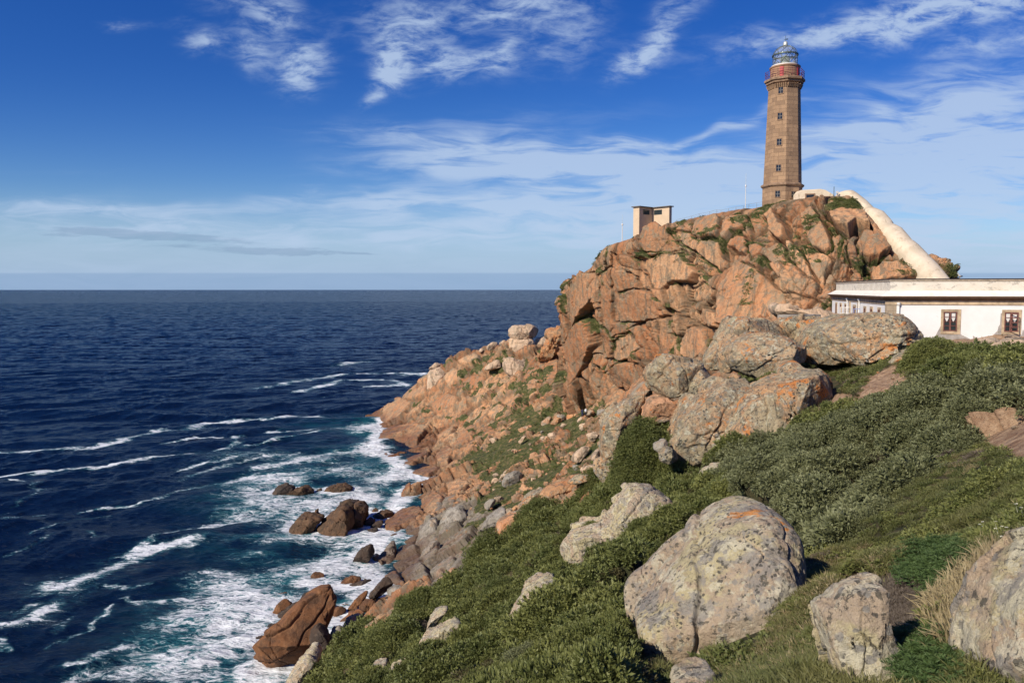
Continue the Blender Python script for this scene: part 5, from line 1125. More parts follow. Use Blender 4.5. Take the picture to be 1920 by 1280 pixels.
def mast(u, v0, v1, vt, Y, label, mat, r=.07, cat='antenna', name='antenna_mast', ball=True):
    x, y, z = P(u, v0, Y); z1 = P(u, v1, Y)[2] - z; z2 = P(u, vt, Y)[2] - z
    e_ = empty(name, (x, y, z), label, cat)
    MB().lathe([(r * 1.6, -.8), (r * 1.6, .02), (r, .05), (r * .85, z1)], 10).build('pole', mat, e_)
    if ball: MB().lathe([(r * .8, z1 - .01), (r * 2.2, z1 + .08), (r * 2.2, z1 + .3), (r * .6, z1 + .42)], 10).build('collar', mat, e_)
    if vt < v1: MB().lathe([(.03, z1 + .3), (.018, z2)], 6).build('whip', M_palemetal, e_)
mast(1166.5, 455, 423, 402, 154, 'white antenna mast left of the cream watch house', M_white, .085)
mast(1397.5, 394, 351, 325, 133, 'tall thin white antenna mast between watch house and lighthouse', M_white, .055)
mast(1563.5, 366, 350, 350, 119, 'short dark post on the crag top right of the lighthouse', M_metal, .05, 'post', 'post', False)
gx, gy, gz = P(1570, 364, 119)
FL = empty('floodlight', (gx, gy, gz), 'tiny white floodlight on the crag top by the dark post', 'floodlight')
MB().box(-.16, .16, -.1, .12, .1, .42).build('housing', M_white, FL, bevel=.03); MB().tube([(0, 0, -.5), (0, 0, .12)], .03, 5).build('bracket', M_metal, FL)
# ridge fence
FE = empty('ridge_fence', P(1340, 402, 138), 'thin wire fence along the crag ridge left of the lighthouse', 'fence')
fo_ = Vector(FE.location)
fp = [(1269,419,412,146),(1283,416,409,145),(1297,411.5,405,143),(1311,405,401,142),(1331,402,397,141),(1344,401,393.5,140),(1352,400,394,139),(1366,397.5,391,137),(1380,395,388,136),(1394,393,386,135),(1404,391,383,134),(1419,387,380.5,133),(1430,384,378.5,132)]
M_wire = simple('fence_metal', (.30, .28, .26), .6, .3)
ends = []
for u_, v0_, v1_, Y_0 in fp:
    a_ = Vector(P(u_, v0_ + 6, Y_0)) - fo_; b_ = Vector(P(u_, v1_, Y_0)) - fo_; ends.append(b_)
    MB().tube([a_, b_], .028, 5).build('post', M_wire, FE)
MB().tube(ends, .016, 4).tube([e + Vector((0, 0, -.35)) for e in ends], .012, 4).build('wires', M_wire, FE)

# ------------------------------------------------------------------ covered stair down the crag
M_shell = None
m_, t_, b_ = material('cream_concrete'); tc_ = t_.new('ShaderNodeTexCoord'); ob_ = tc_.outputs['Object']
c_ = t_.mix(t_.sst(t_.noise(ob_, .5, 6, .7), .38, .66), (.68, .57, .43), (.58, .48, .35)); c_ = t_.mix(t_.sst(t_.noise(t_.mapping(ob_, scale=(1, 1, .35)), 1.3, 8, .75, .5), .53, .66, 0, .7), c_, (.40, .31, .20)); c_ = t_.mix(t_.sst(t_.noise(ob_, .35, 5, .6), .5, .65, 0, .4), c_, (.46, .38, .27))
c_ = t_.mix(t_.sst(t_.noise(ob_, .9, 4, .6, 2.5, ntype='RIDGED_MULTIFRACTAL'), 1.1, 1.5, 0, .5), c_, (.33, .27, .19))
t_.put(b_, 'Base Color', c_); t_.put(b_, 'Roughness', .85); t_.put(b_, 'Normal', t_.bump(t_.noise(ob_, 3, 6, .7), .5, .06)); M_shell = m_
ST = empty('covered_stair', P(1700, 470, 105), 'long cream concrete covered stairway descending the right flank of the crag', 'covered stairway')
so_ = Vector(ST.location)
def shell(path, name='stair_section'):
    """a rounded tunnel vault swept along points (u, v, Y, half width in metres)"""
    n = 20; rings = []; pts_ = [Vector(P(u, v, Y)) - so_ for u, v, Y, r in path]
    K = len(path); sub = []
    for k in range(K - 1):
        for j in range(6):
            f = j / 6; sub.append((pts_[k].lerp(pts_[k + 1], f), path[k][3] * (1 - f) + path[k + 1][3] * f))
    sub.append((pts_[-1], path[-1][3]))
    for k, (c, r) in enumerate(sub):
        d = (sub[min(k + 1, len(sub) - 1)][0] - sub[max(k - 1, 0)][0]).normalized(); side = d.cross(Vector((0, 0, 1))).normalized(); up = side.cross(d)
        e = min(1, math.sqrt(max(0, 1 - (1 - min(k, len(sub) - 1 - k) / 2.5) ** 2)) if min(k, len(sub) - 1 - k) < 2.5 else 1) * .93 + .07
        ring = []
        for i in range(n):
            a = 2 * math.pi * i / n; cs, sn = math.cos(a), math.sin(a); q = (abs(cs) ** 2.6 + abs(sn) ** 2.6) ** (-1 / 2.6)
            ring.append(c + side * (cs * q * r * e) + up * (sn * q * r * e * .95))
        rings.append(ring)
    MB().rings(rings).build(name, M_shell, ST, smooth=True)
shell([(1570, 374, 121, 1.0), (1592, 370, 119, 1.15), (1612, 386, 117, 1.15), (1636, 412, 114.5, 1.2)])
shell([(1622, 404, 115.5, 1.5), (1640, 411, 113.5, 1.5), (1662, 436, 110.5, 1.5)])
shell([(1650, 430, 112, 1.5), (1672, 443, 109.5, 1.6), (1700, 474, 106, 1.5)])
shell([(1688, 462, 107.3, 1.6), (1702, 474, 106, 1.6), (1738, 512, 102.5, 1.6), (1765, 545, 99.5, 1.55), (1790, 575, 97, 1.5)])
VB = empty('vaulted_store', P(1525, 380, 125), 'low cream vaulted building against the foot of the lighthouse', 'building', rz=R(-16))
vw = 35 * px * .96; vz = lambda v: P(1525, v, 125)[2] - VB.location.z
ring0 = [(-1, vz(384) - 1), (-1, vz(364)), (-.86, vz(358.5)), (-.62, vz(355.5)), (.35, vz(354.5)), (.62, vz(357)), (1.0, vz(366)), (1.0, vz(384) - 1)]
MB().rings([[(x * vw, y, z) for x, z in ring0] for y in (0, 6)]).build('vault', M_shell, VB, bevel=.12)
v1_ = MB().box(-.75, .75, -.06, .02, 0, .9).build('window', M_trim, VB); v1_.location = (-.5, 0, vz(373.5)); MB().box(-.55, .55, -.075, -.061, .15, .72).build('pane', M_glassdark, v1_)

# ------------------------------------------------------------------ the long white building
C0 = Vector((30.5, 65.0)); FA = Vector((.970, -.241)); FB = Vector((.241, .970)); HZ0 = P(1661, 650, 65)[2]
WB = empty('white_building', (C0.x, C0.y, HZ0), 'long single-storey white building with flat roof and peeling plaster', 'building', rz=math.atan2(FA.y, FA.x))
LF, LS = 30.0, 29.5
def zf(v, u=1661, Y=65.): return P(u, v, Y)[2] - HZ0
def front(u, v):           # photo pixel -> (along the front, height)
    k = P(u, v, 1.0); ax = k[0]; s = (ax * C0.y - C0.x) / (FA.x - ax * FA.y); Y = C0.y + s * FA.y
    return s, P(u, v, Y)[2] - HZ0
def side(u): k = P(u, 560, 1.)[0]; return (C0.x - k * C0.y) / (k * FB.y - FB.x)
m_, t_, b_ = material('white_plaster'); tc_ = t_.new('ShaderNodeTexCoord'); ob_ = tc_.outputs['Object']
c_ = t_.mix(t_.sst(t_.noise(ob_, .6, 5, .6), .35, .7), (.80, .79, .77), (.74, .72, .69))
c_ = t_.mix(t_.sst(t_.noise(ob_, 2.2, 8, .75, .4), .64, .68, 0, .85), c_, (.50, .47, .42))
t_.put(b_, 'Base Color', c_); t_.put(b_, 'Roughness', .85); t_.put(b_, 'Normal', t_.bump(t_.noise(ob_, 4, 6, .7), .4, .02)); M_plaster = m_
m_, t_, b_ = material('peeling_plaster'); tc_ = t_.new('ShaderNodeTexCoord'); ob_ = tc_.outputs['Object']
c_ = t_.mix(t_.sst(t_.noise(ob_, .8, 5, .6), .35, .7), (.72, .66, .56), (.62, .55, .44))
c_ = t_.mix(t_.sst(t_.noise(t_.mapping(ob_, scale=(1, 1, 2)), 1.5, 9, .78, .5), .53, .60, 0, .9), c_, (.42, .38, .32))
t_.put(b_, 'Base Color', c_); t_.put(b_, 'Roughness', .9); t_.put(b_, 'Normal', t_.bump(t_.noise(ob_, 4, 6, .7), .5, .03)); M_peel = m_
M_band = simple('granite_trim', (.45, .34, .22), .9, 0, .35, 1.5, .5)
M_dressed = simple('granite_trim_grey', (.38, .31, .23), .9, 0, .25, 3, .5)
M_apron = simple('apron_render', (.78, .74, .66), .85, 0, .12, 1.6, .4)
M_brown_ = simple('eave_brown', (.13, .075, .045), .8, 0, .25, 2, .3)
M_cement = simple('bare_cement', (.34, .31, .28), .95, 0, .2, 2.5, .5)
zt0 = zf(571); z_band = zf(565); z_s0 = zf(563); z_ap0 = zf(555); z_ap1 = zf(545); z_par = zf(527.5); z_cop = zf(523.8)
MB().prism([(0, 0), (LF, 0), (LF, LS), (0, LS)], -2.2, zt0).build('walls', M_plaster, WB)
def frame_ring(o0, z0, o1, z1, name, mat):   # a band round the building, offsets outwards, built as a closed ring of quads
    m = MB(); A0 = [(-o0, -o0), (LF + o0, -o0), (LF + o0, LS + o0), (-o0, LS + o0)]; A1 = [(-o1, -o1), (LF + o1, -o1), (LF + o1, LS + o1), (-o1, LS + o1)]
    return m.rings([[(x, y, z0) for x, y in A0], [(x, y, z1) for x, y in A1]]).build(name, mat, WB)
frame_ring(.06, zt0 + .002, .06, z_s0, 'stone_band', M_band)
frame_ring(.10, z_s0 + .002, .42, z_ap0 - .12, 'soffit', M_brown_)
frame_ring(.48, z_ap0 - .118, .50, z_ap0, 'eave', M_brown_)
MB().rings([[(-.49, -.49, z_ap0 + .002), (LF + .49, -.49, z_ap0 + .002), (LF + .49, LS + .49, z_ap0 + .002), (-.49, LS + .49, z_ap0 + .002)],
            [(.28, .28, z_ap1), (LF - .28, .28, z_ap1), (LF - .28, LS - .28, z_ap1), (.28, LS - .28, z_ap1)]]).build('apron', M_apron, WB)
MB().rings([[(x, y, z) for x, y in ((.34, .34), (LF - .34, .34), (LF - .34, LS - .34), (.34, LS - .34))] for z in (z_ap1 + .002, z_par)]).build('parapet', M_peel, WB)
MB().rings([[(x, y, z) for x, y in ((.28, .28), (LF - .28, .28), (LF - .28, LS - .28), (.28, LS - .28))] for z in (z_par + .002, z_cop)]).build('coping', M_dressed, WB, bevel=.03)
MB().rings([[(x, y, z) for x, y in ((.24, .24), (LF - .24, .24), (LF - .24, LS - .24), (.24, LS - .24))] for z in (z_cop + .002, z_cop + .06)]).build('roof', simple('roof_felt', (.035, .025, .025), .8), WB)
MB().box(-.03, .78, -.035, .2, -2.2, zt0 - .004).build('quoin', masonry('quoin_stone', (.42, .33, .23), (.36, .28, .19), (.28, .22, .16), .5, .42), WB)
def downpipe(x, y, z1, r=.06):
    MB().tube([(x, y, z1), (x, y, -2)], r, 8).build('drainpipe', M_white, WB, smooth=True)
    MB().lathe([(.06, z1 - .05), (.15, z1 + .15), (.15, z1 + .28)], 10, c=(x, y)).build('rain_head', M_white, WB)
downpipe(front(1683.5, 600)[0], -.12, zt0 - .1, .075)
downpipe(-.12, side(1591), zt0 + .1); downpipe(-.12, side(1613.6), zt0 + .1)
M_wood = simple('red_brown_wood', (.17, .065, .05), .6, 0, .2, 6)
def front_window(u0, u1, v0, v1, fu0, fu1, fv0, fv1, open_=False):
    s0, zt_ = front(u0, v0); s1, _ = front(u1, v0); _, zb1 = front(u0, v1); a0, ft = front(fu0, fv0); a1, _ = front(fu1, fv0); _, fb = front(fu0, fv1)
    e_ = MB().box(s0, a0, -.05, .1, zb1 + .003, zt_).box(a1, s1, -.05, .1, zb1 + .003, zt_).box(a0 + .002, a1 - .002, -.046, .1, ft, zt_ - .003).box(a0 + .002, a1 - .002, -.06, .1, zb1, fb).build('window', M_band, WB)
    MB().box(a0 + .003, a1 - .003, -.012, .05, fb + .003, ft - .003).build('pane', mp, e_)
    fr = MB(); w_ = .07; mid = (a0 + a1) / 2
    fr.box(a0 + .004, a0 + w_, -.08, -.013, fb, ft).box(a1 - w_, a1 - .004, -.08, -.013, fb, ft).box(a0 + w_, a1 - w_, -.079, -.013, ft - w_, ft).box(a0 + w_, a1 - w_, -.079, -.013, fb, fb + w_).box(mid - .06, mid + .06, -.085, -.013, fb + w_, ft - w_)
    for (x0, x1) in ((a0 + w_, mid - .06), (mid + .06, a1 - w_)):
        for k in range(1, 4): z = fb + w_ + (ft - fb - 2 * w_) * k / 4; fr.box(x0, x1, -.06, -.014, z - .018, z + .018)
    fr.build('sash', M_wood, e_)
    cu = MB()
    for (x0, x1) in ((a0 + w_ + .05, mid - .1), (mid + .1, a1 - w_ - .05)): cu.add([(x0, -.0135, ft - .1), (x1, -.0135, ft - .1), (x1, -.0135, ft - .5), ((x0 + x1) / 2, -.0135, ft - .85), (x0, -.0135, ft - .5)], [(0, 1, 2, 3, 4)])
    cu.build('curtain', M_white, e_)
    if open_:
        q = MB(); L = .6; w_ = .06
        for (x0, x1, z0, z1) in ((0, w_, fb, ft - .1), (L - w_, L, fb, ft - .1), (w_, L - w_, ft - .1 - w_, ft - .1), (w_, L - w_, fb, fb + w_)): q.box(x0, x1, -.02, .02, z0, z1)
        for k in range(1, 4): z = fb + (ft - .1 - fb) * k / 4; q.box(w_, L - w_, -.015, .015, z - .018, z + .018)
        o = q.build('open_sash', M_wood, e_); o.location = (a1 - .62, -.1, 0); o.rotation_euler = (0, 0, R(-38))
front_window(1764.7, 1801.9, 579.5, 626, 1769, 1794.6, 584.3, 620.3)
front_window(1879, 1915.6, 580.5, 627, 1883.5, 1909.8, 585.3, 621.5, True)
f3 = lambda *p: [front(1640 + x / 6.857, 500 + y / 6.857) for x, y in p]
def patch(pts, d=.012): 
    n = len(pts); MB().add([(x, -d, z) for x, z in pts] + [(x, .05, z) for x, z in pts], [tuple(range(n))] + [(i, (i + 1) % n, n + (i + 1) % n, n + i) for i in range(n)]).build('bare_cement_patch', M_cement, WB)
patch(f3((600, 965), (760, 932), (800, 850), (850, 755), (862, 700), (862, 1100), (600, 1100)))
patch(f3((862, 860), (1105, 868), (1125, 880), (1230, 930), (1230, 1100), (862, 1100)), .014)
patch(f3((1262, 885), (1330, 925), (1330, 1100), (1262, 1100)))
patch(f3((1400, 940), (1480, 920), (1580, 820), (1590, 770), (1610, 740), (1620, 600), (1642, 590), (1642, 1100), (1400, 1100)))
patch(f3((1642, 872), (1890, 875), (1905, 800), (1925, 850), (1990, 900), (1990, 1100), (1642, 1100)), .014)
# side windows (on the face x = 0), narrow in this view
def side_window(u, w_, vt_, vb_, name='window'):
    y = side(u); Yw = C0.y + y * FB.y; zt_ = P(u, vt_, Yw)[2] - HZ0; zb1 = P(u, vb_, Yw)[2] - HZ0
    e_ = MB().box(-.05, .1, y - w_ / 2 - .18, y - w_ / 2, zb1, zt_ + .2).box(-.05, .1, y + w_ / 2, y + w_ / 2 + .18, zb1, zt_ + .2).box(-.046, .1, y - w_ / 2 + .001, y + w_ / 2 - .001, zt_, zt_ + .197).build(name, M_band, WB)
    MB().box(-.012, .05, y - w_ / 2 + .002, y + w_ / 2 - .002, zb1, zt_ - .002).build('pane', M_glassdark, e_)
    MB().box(-.04, -.013, y - w_ / 2 + .004, y - w_ / 2 + .09, zb1, zt_ - .004).box(-.04, -.013, y + w_ / 2 - .09, y + w_ / 2 - .004, zb1, zt_ - .004).box(-.038, -.013, y - .04, y + .04, zb1, zt_ - .004).build('sash', M_wood, e_)
for u_, vt_ in ((1649.5, 580.5), (1635, 579), (1622.5, 578)): side_window(u_, .95, vt_, vt_ + 22)
side_window(1603, 1.3, 575, 608, 'doorway')
for u_, vt_ in ((1586.3, 572.5), (1577.3, 571), (1568.8, 569.5)): side_window(u_, 1.0, vt_, vt_ + 22)
for u_ in (1594.5, 1611):
    y = side(u_); MB().box(-.09, .1, y - .35, y + .35, -2.2, zt0 - .003).build('pilaster', M_band, WB)
def grille(u, w_, vt_, mat, name):
    y = side(u); Yw = C0.y + y * FB.y; zt_ = P(u, vt_, Yw)[2] - HZ0; zb1 = zt_ - 1.9; m = MB()
    m.box(-w_ / 2, -w_ / 2 + .07, -.03, .03, zb1, zt_).box(w_ / 2 - .07, w_ / 2, -.03, .03, zb1, zt_)
    for k in range(4): z = zb1 + (zt_ - zb1 - .06) * k / 3; m.box(-w_ / 2 + .07, w_ / 2 - .07, -.025, .025, z, z + .06)
    m.box(-.025, .025, -.02, .02, zb1 + .06, zt_ - .06)
    o = m.build(name, mat, WB); o.location = (-.5, y, 0); o.rotation_euler = (0, 0, R(-14))
grille(1595, 1.0, 575.5, M_white, 'open_shutter'); grille(1618, .6, 578.5, simple('blue_paint', (.20, .25, .42), .5), 'open_shutter')

# old concrete block among the boulders
bx_, by_, bz_ = P(1457, 616, 68)
MB().prism([(0, 0), (1.35, -.35), (4.2, 1.2), (3.1, 1.8)], -1.5, P(1457, 590, 68)[2] - bz_).build('concrete_block', simple('old_concrete', (.30, .27, .23), .95, 0, .35, 2.2, .6), None, bevel=.05, loc=(bx_, by_, bz_))
tag(bpy.context.scene.objects['concrete_block'], 'weathered grey concrete block behind the boulder pile, flat topped', 'concrete block')

# gull on the roof
g_, _ = front(1804, 520); GL = empty('gull', (0, 0, 0), 'small white and grey gull standing on the roof edge of the white building', 'gull')
gp = WB.matrix_world
GL.location = Vector((C0.x, C0.y, HZ0)) + Vector((FA.x, FA.y, 0)) * g_ + Vector((FB.x, FB.y, 0)) * .6 + Vector((0, 0, z_cop + .06)); GL.rotation_euler = (0, 0, R(200))
gb = MB().rings([[(x, r * math.cos(a), z + r * 1.0 * math.sin(a)) for a in [i * math.pi / 5 for i in range(10)]] for x, r, z in ((-.30, .01, .16), (-.2, .04, .17), (-.05, .085, .19), (.08, .09, .22), (.15, .06, .29), (.17, .045, .34), (.20, .05, .39), (.25, .035, .39), (.28, .012, .385), (.34, .008, .375))]).build('body', M_white, GL, smooth=True)
MB().rings([[(x, r * math.cos(a), z + r * .6 * math.sin(a)) for a in [i * math.pi / 5 for i in range(10)]] for x, r, z in ((-.34, .01, .17), (-.2, .07, .20), (-.02, .10, .23), (.08, .06, .25))]).build('wings', simple('gull_grey', (.22, .24, .27), .8), GL, smooth=True)
for s_ in (-.03, .03): MB().tube([(0, s_, .13), (.01, s_, .0), (.05, s_, .005)], .01, 5).build('leg', simple('gull_leg', (.5, .3, .1), .7), GL)

# ------------------------------------------------------------------ the two walkers
M_skin = simple('skin', (.48, .27, .18), .6); M_navy = simple('navy_cloth', (.012, .02, .07), .9); M_shirt = simple('white_cloth', (.70, .70, .70), .9)
M_jean = simple('dark_cloth', (.02, .022, .035), .9); M_hair = simple('dark_hair', (.02, .013, .008), .7); M_greyc = simple('grey_cloth', (.10, .10, .13), .9)
def person(loc, rz, label, top, legs, hgt, arms):
    e_ = empty('person', loc, label, 'person', rz=rz)
    J = dict(pel=(0, 0, .95), sp=(0, 0, 1.15), ch=(0, -.01, 1.36), nk=(0, 0, 1.5), hd=(0, -.02, 1.60), ht=(0, -.01, 1.74))
    V_ = [J['pel'], J['sp'], J['ch'], J['nk'], J['hd'], J['ht']]; Rr = [.15, .135, .16, .055, .095, .075]; E = [(0, 1), (1, 2), (2, 3), (3, 4), (4, 5)]
    def chain(start, pts_, rad):
        k = start
        for p, r in zip(pts_, rad): V_.append(p); Rr.append(r); E.append((k, len(V_) - 1)); k = len(V_) - 1
        return k
    for s_, st in ((1, .10), (-1, -.06)):
        chain(0, [(s_ * .09, 0, .86), (s_ * .10, st * .5 - .03, .50), (s_ * .10, st + .02, .09), (s_ * .11, st - .14, .035)], [.095, .065, .045, .032])
    for s_, a in ((1, arms[0]), (-1, arms[1])):
        k = chain(2, [(s_ * .19, 0, 1.40), a[0] and (s_ * a[0][0], a[0][1], a[0][2]), (s_ * a[1][0], a[1][1], a[1][2])], [.055, .042, .032])
        hx_, hy_, hz_ = V_[k]; d = (Vector(V_[k]) - Vector(V_[k - 1])).normalized(); sd_ = Vector((0, 1, 0)).cross(d).normalized() if abs(d.y) < .9 else Vector((1, 0, 0))
        for q in range(5):
            b0 = Vector(V_[k]); off = sd_ * ((q - 1.5) * .02 if q < 4 else -.045); L_ = (.07, .085, .08, .065, .04)[q]
            chain(k, [tuple(b0 + off + d * .06), tuple(b0 + off * 1.2 + d * (.06 + L_))], [.010, .008])
    me = bpy.data.meshes.new('body'); me.from_pydata(V_, E, []); o = bpy.data.objects.new('body', me); COL.objects.link(o); o.parent = e_; me.materials.append(M_skin)
    md = o.modifiers.new('skin', 'SKIN')
    for i, v in enumerate(me.skin_vertices[0].data): v.radius = (Rr[i], Rr[i] * (.8 if i < 3 else 1)); v.use_root = (i == 0)
    sb = o.modifiers.new('sub', 'SUBSURF'); sb.levels = 1; sb.render_levels = 2
    # face
    MB().rings([[(r * math.cos(a), -.02 - .105 + y, 1.64 + z + r * math.sin(a)) for a in [i * math.pi / 3 for i in range(6)]] for r, y, z in ((.016, .02, 0), (.012, -.005, -.01), (.003, -.018, -.015))]).build('nose', M_skin, e_, smooth=True)
    def sock(name, pts_, rad, mat):
        MB().tube(pts_, rad, 12).build(name, mat, e_, smooth=True)
    tops = MB(); ell = lambda z, a, b: [(a * math.cos(t_), b * math.sin(t_), z) for t_ in [i * math.pi / 7 for i in range(14)]]
    tops.rings([ell(.86, .20, .15), ell(.95, .19, .15), ell(1.15, .165, .135), ell(1.35, .205, .15), ell(1.45, .17, .11), ell(1.50, .07, .07)])
    for s_, a in ((1, arms[0]), (-1, arms[1])): tops.tube([(s_ * .15, 0, 1.42), (s_ * a[0][0], a[0][1], a[0][2]), Vector((s_ * a[0][0], a[0][1], a[0][2])).lerp(Vector((s_ * a[1][0], a[1][1], a[1][2])), .8)], [.075, .062, .05], 10)
    tops.build('jacket', top, e_, smooth=True)
    for s_, st in ((1, .10), (-1, -.06)): sock('trouser_leg', [(s_ * .085, 0, .93), (s_ * .10, st * .5 - .03, .50), (s_ * .10, st + .02, .10)], [.115, .085, .065], legs)
    MB().lathe([(.02, 1.79), (.075, 1.775), (.105, 1.72), (.11, 1.66), (.10, 1.60), (.08, 1.57)], 14, c=(0, .022), cap=False).build('hair', M_hair, e_, smooth=True)
    for s_ in (-.033, .033): MB().lathe([(.001, -.012), (.011, 0), (.001, .012)], 8, c=(s_, -.112)).build('eye', M_hair, e_).location = (0, 0, 1.66)
    MB().box(-.025, .025, -.118, -.10, 1.585, 1.595).build('mouth', simple('lips', (.35, .12, .10), .6), e_)
    e_.scale = (hgt / 1.78,) * 3
    return e_
for (u_, v_, Y_0, rz_, lb, tp_, lg, arms) in ((1091.5, 780.5, 186, R(150), 'walker in dark blue clothes standing on the meadow path, left of two', M_navy, M_navy, (((.30, -.02, 1.15), (.30, -.18, 1.0)), ((.28, -.05, 1.16), (.16, -.28, 1.12)))),
        (1099.5, 779, 188, R(20), 'walker in a white top and dark trousers, right of two', M_shirt, M_jean, (((.27, .03, 1.13), (.29, -.05, .88)), ((.27, .02, 1.13), (.28, -.10, .90))))):
    bu_, bv_ = proj(GQ[..., 0], GQ[..., 1], GQ[..., 2]); near_ = (np.abs(bu_ - u_) < 1.6) & (np.abs(bv_ - v_) < 2.5) & (GQ[..., 1] > 60); cand = GQ[near_]
    c_ = cand[cand[:, 1].argmin()] if len(cand) else np.array(P(u_, v_, Y_0)); person((float(c_[0]), float(c_[1]), float(c_[2]) - .03), rz_, lb, tp_, lg, 1.78, arms)
# ------------------------------------------------------------------ plants
def leaf_mat(name, cA, cB, cTip, rough=.55, trans=.25):
    m, t, b = material(name)
    h = t.math('ADD', t.attr('tint', 'INSTANCER', 2), t.attr('ltint', 'GEOMETRY', 2)); ge = t.attr('tip', 'GEOMETRY', 2)
    c = t.mix(h, cA, cB); c = t.mix(ge, c, t.mix(.55, c, cTip))
    t.put(b, 'Base Color', c); t.put(b, 'Roughness', rough); t.put(b, 'Specular IOR Level', .3)
    tr = t.new('ShaderNodeBsdfTranslucent'); t.put(tr, 0, c); mx = t.new('ShaderNodeMixShader'); t.put(mx, 0, trans)
    out = [n for n in t.n if n.type == 'OUTPUT_MATERIAL'][0]; t.l.new(b.outputs[0], mx.inputs[1]); t.l.new(tr.outputs[0], mx.inputs[2]); t.l.new(mx.outputs[0], out.inputs[0])
    return m
def clump_mesh(name, kind, seed, mat):
    g = np.random.default_rng(seed); V_ = []; Fc = []; tip = []
    def leaf(b, d, L, w, droop=0., fold=True):
        d = d / np.linalg.norm(d); s = np.cross(d, (0, 0, 1.)); s = s / (np.linalg.norm(s) + 1e-6); s = s * math.cos(0.6 * g.normal()) + np.cross(d, s) * math.sin(.9 * g.normal())
        m_ = b + d * L * .55 + np.array([0, 0, -droop * L * .3]); e = b + d * L + np.array([0, 0, -droop * L])
        k = len(V_); V_.extend([b, m_ + s * w, e, m_ - s * w]); Fc.append((k, k + 1, k + 2, k + 3)); tip.extend([0, .5, 1, .5])
    if kind == 'shrub':           # a sprig cushion: many shoots, each with whorls of short leaves
        for _ in range(46):
            th, ph = g.random() * 6.283, math.acos(1 - g.random() * .95); d = np.array([math.sin(ph) * math.cos(th), math.sin(ph) * math.sin(th), math.cos(ph)])
            base = d * (.55 + .3 * g.random()); base[2] *= .75
            for _ in range(9):
                a = g.normal(size=3) * .75 + d * 1.0; leaf(base + d * g.random() * .16, a, .16 + .08 * g.random(), .030)
    elif kind == 'grass':
        for _ in range(70):
            th = g.random() * 6.283; r = .45 * math.sqrt(g.random()); b = np.array([r * math.cos(th), r * math.sin(th), 0]); leaf(b, np.array([g.normal() * .45, g.normal() * .45, 1]), .5 + .5 * g.random(), .013, .25 + .3 * g.random())
    elif kind == 'spurge':        # upright shoots ending in a star of narrow leaves
        for _ in range(16):
            th = g.random() * 6.283; r = .75 * math.sqrt(g.random()); c = np.array([r * math.cos(th), r * math.sin(th), .28 + .25 * g.random() + .15 * (1 - r)])
            for q in range(16):
                a = q * 2.4; el = .15 + .75 * g.random(); leaf(c, np.array([math.cos(a) * math.cos(el), math.sin(a) * math.cos(el), math.sin(el)]), .17 + .04 * g.random(), .011, .1)
            for q in range(8):
                a = q * 2.4 + 1; leaf(c - np.array([0, 0, .08]), np.array([math.cos(a), math.sin(a), -.1]), .15, .016, .2)
    elif kind == 'twigs':
        for _ in range(60):
            th, ph = g.random() * 6.283, math.acos(1 - g.random()); d = np.array([math.sin(ph) * math.cos(th), math.sin(ph) * math.sin(th), math.cos(ph)]); base = d * .5
            for _ in range(4): leaf(base, g.normal(size=3) * .6 + d, .22 + .1 * g.random(), .012)
    elif kind == 'broad':
        for _ in range(34):
            th = g.random() * 6.283; el = .2 + g.random(); leaf(np.array([g.normal() * .12, g.normal() * .12, .02]), np.array([math.cos(th) * math.cos(el), math.sin(th) * math.cos(el), math.sin(el)]), .4 + .3 * g.random(), .075, .35)
    elif kind == 'flower':
        for _ in range(3):
            c = np.array([g.normal() * .15, g.normal() * .15, .7 + .3 * g.random()]); leaf(c * (1, 1, 0), np.array([0, .05, 1.]), c[2], .008)
            for q in range(10): a = q * .628; leaf(c, np.array([math.cos(a), math.sin(a), .15]), .085, .028)
    o = mesh_np(name, np.array(V_), np.array(Fc), mat, False, dict(tip=np.array(tip)))
    COL.objects.unlink(o)
    return o
M_gorse = leaf_mat('shrub_leaf', (.050, .076, .015), (.185, .195, .050), (.29, .30, .11))
M_blue = leaf_mat('greyish_shrub_leaf', (.085, .100, .038), (.185, .195, .090), (.30, .31, .16))
M_grass = leaf_mat('grass_blade', (.045, .080, .014), (.15, .145, .042), (.25, .23, .10))
M_dry = leaf_mat('dry_grass', (.20, .14, .06), (.38, .30, .15), (.50, .43, .26))
M_spurge = leaf_mat('spurge_leaf', (.035, .070, .018), (.065, .110, .030), (.15, .22, .07))
M_dead = leaf_mat('dead_twigs', (.050, .035, .024), (.11, .085, .065), (.20, .165, .13), trans=.05)
M_heath = leaf_mat('heath_leaf', (.055, .065, .018), (.10, .085, .035), (.17, .14, .07))
M_broad = leaf_mat('broad_leaf', (.05, .12, .018), (.09, .18, .03), (.16, .28, .06))
M_flower = leaf_mat('flower_petal', (.6, .6, .55), (.7, .65, .35), (.8, .8, .75))
def coll(name, kind, mat, n=3, s0=0):
    c = bpy.data.collections.new(name)
    for k in range(n): c.objects.link(clump_mesh(name + '_source', kind, s0 + k, mat))
    return c
KC = dict(shrub=coll('shrub_sprig', 'shrub', M_gorse, 4), blue=coll('grey_sprig', 'shrub', M_blue, 3, 10), grass=coll('grass_tuft', 'grass', M_grass, 4, 20), dry=coll('dry_tuft', 'grass', M_dry, 3, 30),
          spurge=coll('spurge', 'spurge', M_spurge, 3, 40), dead=coll('dead_sprig', 'twigs', M_dead, 3, 50), heath=coll('heath_sprig', 'shrub', M_heath, 3, 60), broad=coll('broad_tuft', 'broad', M_broad, 3, 70), flower=coll('flower_stalk', 'flower', M_flower, 2, 80))
